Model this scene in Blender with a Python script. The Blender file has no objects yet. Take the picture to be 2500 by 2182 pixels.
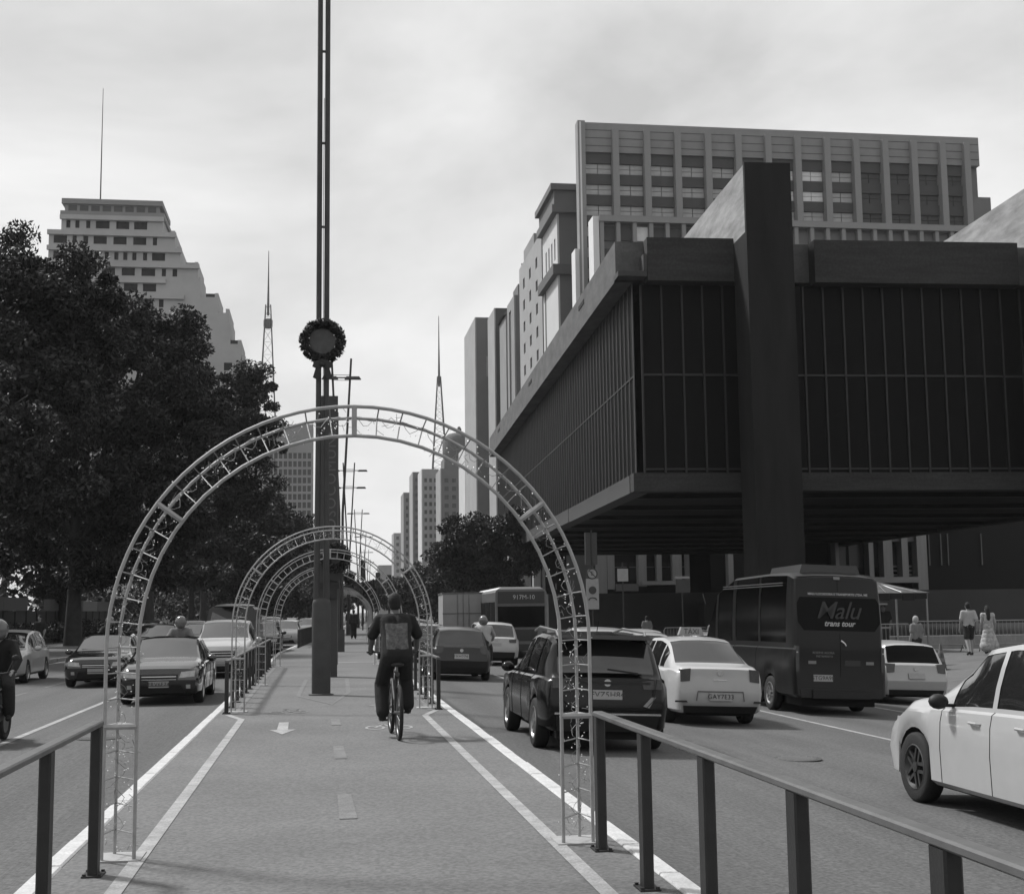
import bpy, bmesh, math, random
from mathutils import Vector, Matrix
import numpy as np
random.seed(7); np.random.seed(7)
PI = math.pi
scene = bpy.context.scene
COL = scene.collection
# ---------------------------------------------------------------- camera
cam_d = bpy.data.cameras.new('camera'); cam = bpy.data.objects.new('camera', cam_d); COL.objects.link(cam)
RGT = Vector((0.990031, -0.140278, -0.012644)); FWD = Vector((0.140770, 0.982550, 0.121570))
RGT = RGT.normalized(); FWD = (FWD - RGT * FWD.dot(RGT)).normalized(); UPV = RGT.cross(FWD)
m3 = Matrix((RGT, UPV, -FWD)).transposed()
cam.matrix_world = Matrix.Translation((0, 0, 1.68)) @ m3.to_4x4()
cam_d.sensor_fit = 'HORIZONTAL'; cam_d.sensor_width = 38.46; cam_d.lens = 50.0
cam_d.clip_start = 0.1; cam_d.clip_end = 6000
scene.camera = cam
scene.cycles.max_bounces = 6; scene.cycles.diffuse_bounces = 3; scene.cycles.glossy_bounces = 3
scene.render.resolution_x = 1024; scene.render.resolution_y = 893
# ---------------------------------------------------------------- light (black-and-white film: everything neutral)
SUN_EL, SUN_AZ = math.radians(52), math.radians(-48)      # azimuth from +Y, negative = left: hazy sun ahead on the left
world = bpy.data.worlds.new('World'); scene.world = world; world.use_nodes = True
nt = world.node_tree; N = nt.nodes; LK = nt.links; N.clear()
def nd(t, **k):
    n = N.new(t)
    for a, v in k.items(): setattr(n, a, v)
    return n
sky = nd('ShaderNodeTexSky'); sky.sky_type = 'NISHITA'; sky.sun_disc = False
sky.sun_elevation = SUN_EL; sky.sun_rotation = SUN_AZ; sky.dust_density = 4.0; sky.air_density = 1.2
bw = nd('ShaderNodeRGBToBW'); LK.new(sky.outputs[0], bw.inputs[0])
tc = nd('ShaderNodeTexCoord'); mp = nd('ShaderNodeMapping'); mp.inputs['Scale'].default_value = (1.4, 1.4, 2.6)
mp.inputs['Rotation'].default_value = (0.12, -0.3, 0.4)
LK.new(tc.outputs['Generated'], mp.inputs[0])
n1 = nd('ShaderNodeTexNoise'); n1.inputs['Scale'].default_value = 1.7; n1.inputs['Detail'].default_value = 6; n1.inputs['Roughness'].default_value = .55
n1.inputs['Distortion'].default_value = .35
LK.new(mp.outputs[0], n1.inputs[0])
mr = nd('ShaderNodeMapRange'); mr.inputs[1].default_value = .34; mr.inputs[2].default_value = .66
mr.inputs[3].default_value = 3.5; mr.inputs[4].default_value = 6.4
LK.new(n1.outputs[0], mr.inputs[0])
mx = nd('ShaderNodeMix'); mx.data_type = 'FLOAT'; mx.inputs[0].default_value = .80
LK.new(bw.outputs[0], mx.inputs[2]); LK.new(mr.outputs[0], mx.inputs[3])
bg = nd('ShaderNodeBackground'); bg.inputs[1].default_value = 0.10
LK.new(mx.outputs[0], bg.inputs[0])
wo = nd('ShaderNodeOutputWorld'); LK.new(bg.outputs[0], wo.inputs[0])
sd = bpy.data.lights.new('sun', 'SUN'); sd.energy = 2.6; sd.angle = math.radians(7); sd.color = (1, 1, 1)
sun = bpy.data.objects.new('sun', sd); COL.objects.link(sun)
sdir = Vector((math.sin(SUN_AZ) * math.cos(SUN_EL), math.cos(SUN_AZ) * math.cos(SUN_EL), math.sin(SUN_EL)))
sun.rotation_euler = (-sdir).to_track_quat('-Z', 'Y').to_euler(); sun.location = (-40, 40, 90)
vs = scene.view_settings
vs.view_transform = 'Standard'; vs.look = 'None'; vs.exposure = 0.75; vs.gamma = 1.0; vs.use_curve_mapping = False

# ---------------------------------------------------------------- materials
MATS = {}
def mat(name, g, rough=.75, var=.18, scale=2.0, bump=0.0, bscale=40.0, metal=0.0, spec=.4, coat=0.0, stretch=None, fine=0.0):
    if name in MATS: return MATS[name]
    m = bpy.data.materials.new(name); m.use_nodes = True
    t = m.node_tree; b = t.nodes['Principled BSDF']
    b.inputs['Roughness'].default_value = rough; b.inputs['Metallic'].default_value = metal
    b.inputs['Specular IOR Level'].default_value = spec; b.inputs['Coat Weight'].default_value = coat
    b.inputs['Coat Roughness'].default_value = .08
    tcn = t.nodes.new('ShaderNodeTexCoord'); src = tcn.outputs['Object']
    if stretch:
        mpn = t.nodes.new('ShaderNodeMapping'); mpn.inputs['Scale'].default_value = stretch
        t.links.new(src, mpn.inputs[0]); src = mpn.outputs[0]
    no = t.nodes.new('ShaderNodeTexNoise'); no.inputs['Scale'].default_value = scale; no.inputs['Detail'].default_value = 7
    no.inputs['Roughness'].default_value = .62
    t.links.new(src, no.inputs[0])
    r = t.nodes.new('ShaderNodeMapRange'); r.inputs[1].default_value = .25; r.inputs[2].default_value = .75
    r.inputs[3].default_value = g * (1 - var); r.inputs[4].default_value = g * (1 + var)
    t.links.new(no.outputs[0], r.inputs[0])
    out = r.outputs[0]
    if fine:
        nf = t.nodes.new('ShaderNodeTexNoise'); nf.inputs['Scale'].default_value = bscale; nf.inputs['Detail'].default_value = 2
        t.links.new(tcn.outputs['Object'], nf.inputs[0])
        rf = t.nodes.new('ShaderNodeMapRange'); rf.inputs[1].default_value = .3; rf.inputs[2].default_value = .7
        rf.inputs[3].default_value = 1 - fine; rf.inputs[4].default_value = 1 + fine
        t.links.new(nf.outputs[0], rf.inputs[0])
        mu = t.nodes.new('ShaderNodeMath'); mu.operation = 'MULTIPLY'
        t.links.new(out, mu.inputs[0]); t.links.new(rf.outputs[0], mu.inputs[1]); out = mu.outputs[0]
    t.links.new(out, b.inputs['Base Color'])
    if bump:
        nb = t.nodes.new('ShaderNodeTexNoise'); nb.inputs['Scale'].default_value = bscale; nb.inputs['Detail'].default_value = 4
        t.links.new(src, nb.inputs[0])
        bn = t.nodes.new('ShaderNodeBump'); bn.inputs['Strength'].default_value = bump; bn.inputs['Distance'].default_value = .02
        t.links.new(nb.outputs[0], bn.inputs['Height']); t.links.new(bn.outputs[0], b.inputs['Normal'])
    MATS[name] = m; return m
def emat(name, g, strength):
    m = bpy.data.materials.new(name); m.use_nodes = True; b = m.node_tree.nodes['Principled BSDF']
    b.inputs['Base Color'].default_value = (g, g, g, 1); b.inputs['Emission Color'].default_value = (1, 1, 1, 1); b.inputs['Emission Strength'].default_value = strength
    MATS[name] = m; return m
mat('asphalt', .075, .92, .34, .9, .4, 30, fine=.32, stretch=(1, .05, 1))
mat('path_asphalt', .115, .92, .20, .45, .35, 34, fine=.26)
mat('ground', .10, .95, .2, .05)
mat('pavement', .095, .9, .25, .6, .3, 50, fine=.15)
mat('white_paint', .45, .7, .22, 6, .15, 60, fine=.12)
mat('worn_paint', .26, .8, .35, 5, .2, 60, fine=.2)
mat('faint_paint', .135, .85, .3, 6, .2, 60, fine=.2)
mat('kerb_stone', .2, .9, .25, 2, .3, 40)
mat('concrete', .088, .85, .42, 1.1, .35, 8, stretch=(1, .5, 1.2), fine=.10)
mat('concrete_dark', .028, .85, .45, 1.2, .3, 8, stretch=(.25, 1, 2.2), fine=.2)
mat('beam_sunlit', .25, .85, .45, 1.4, .3, 6, stretch=(1, .35, 1.6))  # lighter than the pillars: sunlight on the beam put into its colour
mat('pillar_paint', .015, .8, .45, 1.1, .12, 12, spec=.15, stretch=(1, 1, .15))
mat('slab_edge', .05, .85, .3, .5, .2, 10)
mat('dark_glass', .004, .45, .4, .15, spec=.06)
mat('mid_glass', .030, .25, .5, .3, spec=.3)
mat('far_glass', .05, .3, .4, .4, spec=.3)
mat('blind_glass', .36, .5, .25, 1.0)
mat('pale_blind', .7, .5, .2, 1.0)
mat('mullion', .022, .5, .2, 1.0, metal=.3)
mat('mullion_pale', .10, .45, .2, 1.0, metal=.2)
mat('tower_wall', .14, .85, .15, .2)
mat('tower_column', .22, .85, .12, .3)
mat('tower_spandrel', .06, .8, .2, .3)
mat('tower_sunlit', .62, .8, .08, .3)  # sunlight on the avenue side put into the wall colour
mat('apartment_wall', .36, .85, .14, .15)
mat('pale_wall', .21, .85, .15, .15)
mat('cream_wall', .27, .85, .14, .15)
mat('grey_wall', .12, .85, .15, .15)
mat('dark_wall', .085, .85, .2, .15)
mat('darker_wall', .05, .85, .2, .15)
mat('sunlit_wall', .48, .8, .08, .15)  # avenue sides only, painted bright as if in sun
mat('light_stone', .25, .85, .18, 1.5, .2, 10)
mat('steel_tower', .06, .6, .2, 1)
mat('pole_steel', .045, .55, .25, 3, .1, 60, metal=.2)
mat('totem_paint', .04, .5, .2, 2)
mat('totem_letter', .11, .6, .2, 5)
mat('arch_tube', .30, .55, .2, 9, .1, 80, metal=.1)
mat('arch_wire', .2, .6, .2, 9)
mat('bulb', .75, .25, .1, 30)
mat('rail_dark', .018, .5, .3, 6, .1, 60)
mat('rail_top', .09, .45, .25, 6)
mat('wreath_leaf', .022, .7, .4, 8)
mat('wreath_gauze', .075, .8, .3, 6)
mat('ribbon', .016, .5, .2, 6)
mat('bark', .045, .95, .35, 3, .6, 18)
mat('paint_black', .0035, .16, .1, 3, spec=.28, coat=.12)
mat('paint_van', .009, .28, .1, 3, spec=.25, coat=.03)
mat('paint_dark', .012, .28, .1, 3, spec=.4, coat=.2)
mat('paint_charcoal', .02, .3, .1, 3, spec=.4, coat=.2)
mat('paint_white', .36, .3, .06, 3, spec=.5, coat=.5)
mat('paint_silver', .30, .3, .08, 3, spec=.5, coat=.5, metal=.2)
mat('paint_grey', .12, .3, .1, 3, spec=.5, coat=.5)
mat('car_glass', .014, .03, .3, 2, spec=.8, coat=.6)
mat('paint_gloss', .006, .12, .1, 3, spec=.6, coat=1.0)
mat('dark_window', .012, .3, .4, .8, spec=.15)
mat('tint_glass', .002, .12, .3, 2, spec=.10)
mat('tyre', .014, .85, .2, 8, .3, 60)
mat('rim', .35, .3, .15, 8, metal=.8)
mat('rim_dark', .08, .4, .15, 8, metal=.7)
mat('black_plastic', .012, .6, .2, 8)
mat('tail_lens', .035, .2, .3, 12, spec=.6)
mat('head_lens', .35, .12, .3, 14, spec=.7)
mat('chrome', .6, .15, .1, 8, metal=.9)
mat('plate', .30, .5, .08, 20)
mat('plate_ink', .03, .6, .1, 20)
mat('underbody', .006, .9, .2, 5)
mat('sign_white', .24, .5, .1, 9)
mat('sign_dark', .03, .5, .1, 9)
mat('lettering_bright', .36, .5, .15, 30)
mat('lettering_dim', .022, .5, .15, 30)
mat('skin', .09, .6, .12, 12)
mat('skin_light', .22, .6, .12, 12)
mat('hair', .012, .8, .3, 30, .4, 60)
mat('cloth_black', .012, .95, .3, 8, .4, 40)
mat('cloth_dark', .02, .95, .3, 8, .4, 40)
mat('cloth_white', .30, .9, .15, 8, .4, 30)
mat('cloth_grey', .14, .9, .2, 8, .4, 30)
mat('cloth_print', .085, .9, .85, 22, .2, 40)
mat('dress_print', .30, .9, .5, 14, .3, 40)
mat('helmet', .10, .2, .2, 6, coat=.5)
mat('cone_dark', .04, .6, .2, 6)
mat('cone_band', .12, .6, .2, 6)
mat('tent_fabric', .07, .9, .5, 5, .2, 20)
mat('metal_pale', .20, .4, .15, 6, metal=.5)
mat('canvas_box', .27, .8, .12, 1.2)
mat('bus_paint', .10, .4, .15, 1.0, coat=.3)
mat('bus_dark', .02, .3, .2, 2)
mat('bus_roof', .5, .5, .1, 1)
mat('flowers', .05, .8, .5, 4)
mat('patch', .058, .9, .25, 1.5, .4, 90, fine=.3)
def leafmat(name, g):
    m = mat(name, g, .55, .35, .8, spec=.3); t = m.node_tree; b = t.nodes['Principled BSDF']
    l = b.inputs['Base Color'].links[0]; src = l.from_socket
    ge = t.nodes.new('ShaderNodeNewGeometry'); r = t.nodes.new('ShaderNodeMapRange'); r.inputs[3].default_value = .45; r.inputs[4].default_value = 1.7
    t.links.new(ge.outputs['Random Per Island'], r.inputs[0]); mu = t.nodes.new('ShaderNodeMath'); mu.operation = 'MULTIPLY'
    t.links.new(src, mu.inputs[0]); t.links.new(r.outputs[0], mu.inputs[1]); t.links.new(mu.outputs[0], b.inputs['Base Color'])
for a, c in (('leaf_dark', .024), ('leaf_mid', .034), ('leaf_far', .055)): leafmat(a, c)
emat('lamp_lit', .8, 1.6)

# ---------------------------------------------------------------- mesh builder
class MB:
    def __init__(s): s.v = []; s.f = []
    def add(s, vs, fs):
        o = len(s.v); s.v += [tuple(p) for p in vs]; s.f += [tuple(i + o for i in f) for f in fs]; return s
    def box(s, x0, x1, y0, y1, z0, z1, M=None):
        p = [(x0,y0,z0),(x1,y0,z0),(x1,y1,z0),(x0,y1,z0),(x0,y0,z1),(x1,y0,z1),(x1,y1,z1),(x0,y1,z1)]
        if M is not None: p = [tuple(M @ Vector(q)) for q in p]
        return s.add(p, [(3,2,1,0),(4,5,6,7),(0,1,5,4),(1,2,6,5),(2,3,7,6),(3,0,4,7)])
    def frus(s, cx, cy, z0, z1, a0, b0, a1, b1, M=None):
        p = [(cx-a0,cy-b0,z0),(cx+a0,cy-b0,z0),(cx+a0,cy+b0,z0),(cx-a0,cy+b0,z0),(cx-a1,cy-b1,z1),(cx+a1,cy-b1,z1),(cx+a1,cy+b1,z1),(cx-a1,cy+b1,z1)]
        if M is not None: p = [tuple(M @ Vector(q)) for q in p]
        return s.add(p, [(3,2,1,0),(4,5,6,7),(0,1,5,4),(1,2,6,5),(2,3,7,6),(3,0,4,7)])
    def tube(s, pts, rad, n=8, closed=False, caps=True):
        pts = [Vector(p) for p in pts]; k = len(pts)
        if not isinstance(rad, (list, tuple)): rad = [rad] * k
        vs = []; prev = None
        for i, p in enumerate(pts):
            if closed: t = pts[(i+1) % k] - pts[i-1]
            else: t = pts[min(i+1, k-1)] - pts[max(i-1, 0)]
            t = t.normalized() if t.length > 1e-9 else Vector((0,0,1))
            if prev is None:
                a = Vector((0,0,1)) if abs(t.z) < .9 else Vector((1,0,0)); u = t.cross(a).normalized()
            else:
                u = prev - t * prev.dot(t); u = u.normalized() if u.length > 1e-6 else t.orthogonal().normalized()
            prev = u; w = t.cross(u)
            for j in range(n):
                a = 2*PI*j/n; vs.append(p + (u*math.cos(a) + w*math.sin(a)) * rad[i])
        fs = []
        for i in range(k if closed else k-1):
            i2 = (i+1) % k
            for j in range(n):
                j2 = (j+1) % n; fs.append((i*n+j, i*n+j2, i2*n+j2, i2*n+j))
        if caps and not closed:
            fs.append(tuple(range(n-1, -1, -1))); fs.append(tuple((k-1)*n + j for j in range(n)))
        return s.add(vs, fs)
    def lathe(s, prof, c=(0,0,0), axis='z', n=20, cap=True):
        vs = []; k = len(prof); c = Vector(c)
        for r, h in prof:
            for j in range(n):
                a = 2*PI*j/n; u, w = r*math.cos(a), r*math.sin(a)
                vs.append(c + (Vector((u,w,h)) if axis == 'z' else Vector((h,u,w)) if axis == 'x' else Vector((w,h,u))))
        fs = []
        for i in range(k-1):
            for j in range(n):
                j2 = (j+1) % n; fs.append((i*n+j, i*n+j2, (i+1)*n+j2, (i+1)*n+j))
        if cap: fs.append(tuple(range(n-1,-1,-1))); fs.append(tuple((k-1)*n+j for j in range(n)))
        return s.add(vs, fs)
    def prism(s, poly, fn0, fn1):
        k = len(poly); vs = [fn0(*p) for p in poly] + [fn1(*p) for p in poly]
        return s.add(vs, [tuple(range(k-1,-1,-1)), tuple(range(k, 2*k))] + [(i, (i+1)%k, k+(i+1)%k, k+i) for i in range(k)])
    def ell(s, c, r, n=12, m=8, M=None):
        vs = [(c[0], c[1], c[2]-r[2])]; fs = []
        for i in range(1, m):
            a = PI*i/m
            for j in range(n):
                b = 2*PI*j/n; vs.append((c[0]+r[0]*math.sin(a)*math.cos(b), c[1]+r[1]*math.sin(a)*math.sin(b), c[2]-r[2]*math.cos(a)))
        vs.append((c[0], c[1], c[2]+r[2])); L = len(vs)-1
        for j in range(n):
            j2 = (j+1)%n; fs.append((0, 1+j2, 1+j)); fs.append((L, L-n+j, L-n+j2))
        for i in range(m-2):
            for j in range(n):
                j2 = (j+1)%n; a = 1+i*n; fs.append((a+j, a+j2, a+n+j2, a+n+j))
        if M is not None: vs = [tuple(M @ Vector(p)) for p in vs]
        return s.add(vs, fs)
    def cap(s, p0, r0, p1, r1, n=10):
        p0 = Vector(p0); p1 = Vector(p1); d = (p1-p0); d = d.normalized() if d.length > 1e-6 else Vector((0,0,1))
        pts = []; rs = []
        for a in (80, 50, 22): pts.append(p0 - d*r0*math.sin(math.radians(a))); rs.append(r0*math.cos(math.radians(a)))
        pts += [p0, p1]; rs += [r0, r1]
        for a in (22, 50, 80): pts.append(p1 + d*r1*math.sin(math.radians(a))); rs.append(r1*math.cos(math.radians(a)))
        return s.tube(pts, rs, n)
    def mesh(s, name):
        me = bpy.data.meshes.new(name); me.from_pydata(s.v, [], s.f); me.update(); return me
    def build(s, name, m, parent=None, smooth=False, world=False, kind=None):
        if world and parent is not None:
            inv = Matrix.LocRotScale(parent.location, parent.rotation_euler, None).inverted()
            s.v = [tuple(inv @ Vector(p)) for p in s.v]
        return obj(name, s.mesh(name), m, parent, smooth, kind)
def fix(me, ang=35):
    bm = bmesh.new(); bm.from_mesh(me); bmesh.ops.recalc_face_normals(bm, faces=bm.faces); bm.to_mesh(me); bm.free()
    return me
def smooth_by(me, ang=40):
    for p in me.polygons: p.use_smooth = True
    try: me.set_sharp_from_angle(angle=math.radians(ang))
    except Exception: pass
def obj(name, me, m=None, parent=None, smooth=False, kind=None):
    o = bpy.data.objects.new(name, me); COL.objects.link(o)
    if m is not None:
        if not me.materials: me.materials.append(MATS[m])
    if smooth: smooth_by(me, smooth if smooth is not True else 40)
    if parent is not None: o.parent = parent
    if kind: o['kind'] = kind
    return o
def inst(name, me, parent, loc=(0,0,0), rot=(0,0,0), scale=(1,1,1)):
    o = bpy.data.objects.new(name, me); COL.objects.link(o); o.parent = parent
    o.location = loc; o.rotation_euler = rot; o.scale = scale; return o
def thing(name, label, cat, loc=(0,0,0), rz=0.0, group=None):
    o = bpy.data.objects.new(name, None); COL.objects.link(o); o.empty_display_size = .3
    o.location = loc; o.rotation_euler = (0,0,rz); o['label'] = label; o['category'] = cat
    if group: o['group'] = group
    return o
def copy_tree(o, parent=None):
    c = o.copy(); COL.objects.link(c); c.parent = parent
    for ch in list(o.children): copy_tree(ch, c)
    return c
def struct(name, mb, m, parent=None, smooth=False):
    o = mb.build(name, m, parent, smooth)
    if parent is None: o['kind'] = 'structure'
    return o
UNIT = {}
def unit(mname):
    if mname not in UNIT:
        b = MB(); b.box(-.5,.5,-.5,.5,-.5,.5); me = b.mesh('piece_' + mname); me.materials.append(MATS[mname]); UNIT[mname] = me
    return UNIT[mname]
def piece(name, m, parent, x0, x1, y0, y1, z0, z1):
    return inst(name, unit(m), parent, ((x0+x1)/2, (y0+y1)/2, (z0+z1)/2), (0,0,0), (x1-x0, y1-y0, z1-z0))
def text_mesh(txt, size, shear=0.0, bold=0.0, ext=.001, name='lettering', align='CENTER', spacing=1.0):
    cu = bpy.data.curves.new('t', 'FONT'); cu.body = txt; cu.size = size; cu.shear = shear; cu.offset = bold; cu.extrude = ext
    cu.align_x = align; cu.align_y = 'CENTER'; cu.space_character = spacing; cu.resolution_u = 3
    o = bpy.data.objects.new('t', cu); COL.objects.link(o)
    dg = bpy.context.evaluated_depsgraph_get(); me = bpy.data.meshes.new_from_object(o.evaluated_get(dg)); me.name = name
    bpy.data.objects.remove(o); bpy.data.curves.remove(cu); return me
def text_on(txt, size, m, parent, loc, rot, name='lettering', **k):
    me = text_mesh(txt, size, name=name, **k); me.materials.clear(); me.materials.append(MATS[m])
    return inst(name, me, parent, loc, rot)
def remesh(mb, voxel, smooth_it=4, name='body'):
    me = mb.mesh('tmp'); fix(me); o = bpy.data.objects.new('tmp', me); COL.objects.link(o)
    r = o.modifiers.new('r', 'REMESH'); r.mode = 'VOXEL'; r.voxel_size = voxel; r.use_smooth_shade = True
    if smooth_it:
        s = o.modifiers.new('s', 'SMOOTH'); s.iterations = smooth_it; s.factor = .5
    dg = bpy.context.evaluated_depsgraph_get(); out = bpy.data.meshes.new_from_object(o.evaluated_get(dg)); out.name = name
    bpy.data.objects.remove(o); bpy.data.meshes.remove(me)
    for p in out.polygons: p.use_smooth = True
    return out
def bend(Y): return .042 * max(0.0, Y - 55.0)
ROT = -math.atan(.042)
def brot(Y): return ROT if Y > 55 else 0.0
def road_z(x):
    return -.15 - .04*(min(x, 15.0) - 2.1) if x > 2.1 else -.15
PATH_Z = .10
# ================================================================ SETTING
YS = [-14, 10, 30, 55, 80, 120, 200, 320, 500, 900]
def strip(x0, z0, x1, z1, ys=YS, shift=True):
    b = MB(); vs = []
    for Y in ys:
        s = bend(Y) if shift else 0
        vs += [(x0+s, Y, z0), (x1+s, Y, z1)]
    return b.add(vs, [(2*i, 2*i+1, 2*i+3, 2*i+2) for i in range(len(ys)-1)])
g = MB(); g.add([(-3000,-600,-1.2),(3000,-600,-1.2),(3000,5000,-1.2),(-3000,5000,-1.2)], [(0,1,2,3)]); struct('ground', g, 'ground')
road_l = struct('road_left', strip(-10.5, -.15, -1.75, -.15), 'asphalt')
road_r = struct('road_right', strip(2.13, road_z(2.13), 15.0, road_z(15.0)), 'asphalt')
pth = MB()
for i in range(len(YS)-1):
    pass
pv = []
for Y in YS:
    s = bend(Y); pv += [(-1.62+s, Y, -.3), (-1.62+s, Y, PATH_Z), (2.0+s, Y, PATH_Z), (2.0+s, Y, -.3)]
pth.add(pv, [(4*i+k, 4*i+k+1, 4*i+k+5, 4*i+k+4) for i in range(len(YS)-1) for k in range(3)] + [(0,1,2,3)])
path = struct('bicycle_path', pth, 'path_asphalt')
def kerb(name, x0, x1, top, bot, m, ymax=62, length=1.0):
    base = MB(); ys = [y for y in YS if y > ymax-7] if ymax else YS
    ys = [ymax] + [y for y in YS if y > ymax]; vs = []
    for Y in ys:
        s = bend(Y); vs += [(x0+s,Y,bot),(x0+s,Y,top),(x1+s,Y,top),(x1+s,Y,bot)]
    base.add(vs, [(4*i+k, 4*i+k+1, 4*i+k+5, 4*i+k+4) for i in range(len(ys)-1) for k in range(3)])
    k = struct(name, base, m)
    b = MB(); h = top-bot; e = .012; w = (x1-x0)/2; L = length/2-.006
    b.add([(-w,-L,0),(w,-L,0),(w,L,0),(-w,L,0),(-w,-L,h-e),(w,-L,h-e),(w,L,h-e),(-w,L,h-e),(-w+e,-L+e,h),(w-e,-L+e,h),(w-e,L-e,h),(-w+e,L-e,h)],
          [(0,1,5,4),(1,2,6,5),(2,3,7,6),(3,0,4,7),(4,5,9,8),(5,6,10,9),(6,7,11,10),(7,4,8,11),(8,9,10,11)])
    me = b.mesh('kerb_stone'); me.materials.append(MATS[m])
    Y = 2.0
    while Y + length <= ymax:
        c = Y+length/2
        inst('kerb_stone', me, k, ((x0+x1)/2+bend(c)+random.uniform(-.004,.004), c, bot+random.uniform(-.004,.004)), (0,0,brot(c)+random.uniform(-.004,.004)))
        Y += length
    return k
kerb('median_kerb_left', -1.75, -1.62, PATH_Z+.012, -.3, 'white_paint')
kerb('median_kerb_right', 2.0, 2.13, PATH_Z+.012, -.3, 'white_paint')
kerb('pavement_kerb_left', -10.65, -10.5, .0, -.3, 'kerb_stone', 62, 2.0)
kerb('pavement_kerb_right', 15.0, 15.15, -.52, -.9, 'kerb_stone', 62, 2.0)
struct('pavement_left', strip(-19, 0.0, -10.65, -.004), 'pavement')
struct('park_ground', strip(-90, .3, -19, 0.0), 'ground')
pz = MB(); vs = []
for Y in YS:
    s = bend(Y); vs += [(15.15+s, Y, -.524), (20.5+s, Y, 0.0), (36+s, Y, .02), (120+s, Y, .05)]
pz.add(vs, [(4*i+k, 4*i+k+1, 4*i+k+5, 4*i+k+4) for i in range(len(YS)-1) for k in range(3)])
plaza = struct('plaza_pavement', pz, 'pavement')
# the plaza is laid in big slabs: joints near the walkers
for i in range(14):
    Y = 30 + i*2.2
    b = MB(); b.add([(16.0,Y,-.44+.004),(20.4,Y,-.01+.004),(20.4,Y+.05,-.01+.004),(16.0,Y+.05,-.44+.004)], [(0,1,2,3)]); b.build('paving_joint', 'kerb_stone', plaza)
# lane lines
def line(parent, name, x, w, y0, y1, m, zf=None, dz=.005):
    b = MB(); z = (lambda X: PATH_Z) if zf is None else zf
    ys = [y0] + [y for y in (55, 80, 120, 200, 320) if y0 < y < y1] + [y1]; vs = []
    for Y in ys:
        s = bend(Y); vs += [(x-w/2+s, Y, z(x-w/2)+dz), (x+w/2+s, Y, z(x+w/2)+dz)]
    b.add(vs, [(2*i,2*i+1,2*i+3,2*i+2) for i in range(len(ys)-1)])
    return b.build(name, m, parent)
line(road_l, 'lane_line', -4.57, .11, -8, 33, 'worn_paint', road_z)
for k in range(9): line(road_l, 'lane_line', -4.57, .11, 36+k*6, 39+k*6, 'worn_paint', road_z)
for k in range(16): line(road_l, 'lane_line', -7.05, .10, 6+k*6, 10+k*6, 'faint_paint', road_z)
line(road_l, 'edge_line', -10.3, .14, -8, 200, 'worn_paint', road_z)
for k in range(12): line(road_r, 'lane_line', 5.23, .11, 2+k*6, 5+k*6, 'worn_paint', road_z)
line(road_r, 'lane_line', 8.86, .11, -6, 44, 'worn_paint', road_z)
for k in range(8): line(road_r, 'lane_line', 12.1, .11, 14+k*6, 18+k*6, 'worn_paint', road_z)
# marks on the bicycle path
def flat(name, poly, m, parent=path, z=PATH_Z+.005):
    b = MB(); b.add([(x, y, z) for x, y in poly], [tuple(range(len(poly)))]); return b.build(name, m, parent)
def pline(name, pts, w, m):
    b = MB(); pts = [Vector(p) for p in pts]; vs = []
    for i, p in enumerate(pts):
        a = (p - pts[i-1]).normalized() if i else (pts[1]-p).normalized()
        c = (pts[i+1]-p).normalized() if i < len(pts)-1 else a
        n = Vector((-(a+c).y, (a+c).x)).normalized(); k = w/2/max(.5, n.dot(Vector((-a.y, a.x))))
        vs += [(p.x+n.x*k, p.y+n.y*k, PATH_Z+.005), (p.x-n.x*k, p.y-n.y*k, PATH_Z+.005)]
    b.add(vs, [(2*i,2*i+1,2*i+3,2*i+2) for i in range(len(pts)-1)]); return b.build(name, m, path)
pline('edge_line', [(-1.16,-6),(-1.19,20.7),(-1.46,21.7)], .10, 'worn_paint')
pline('edge_line', [(1.62,-6),(1.57,20.7),(1.82,21.7)], .10, 'worn_paint')
pline('edge_line', [(-1.36,21.8),(-1.36,40)], .08, 'faint_paint'); pline('edge_line', [(1.74,21.8),(1.74,44)], .08, 'faint_paint')
pline('edge_line', [(-1.3,60.3),(-1.0,70)], .09, 'worn_paint')
pline('hatch_outline', [(-.36,32.5),(-.44,26.2),(.18,23.6),(.53,27.0),(.6,32.6)], .09, 'faint_paint')
for y0, y1 in ((19.3,20.4),(14.9,16.3),(10.6,12),(6.4,7.8)): flat('centre_dash', [(.14,y0),(.28,y0),(.26,y1),(.14,y1)], 'faint_paint')
flat('direction_arrow', [(-.51,18.05),(-.34,18.75),(-.45,18.75),(-.47,20.0),(-.61,20.0),(-.6,18.75),(-.70,18.75)], 'worn_paint')
pline('stop_line', [(.35,43.2),(1.75,43.2)], .35, 'worn_paint')
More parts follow.
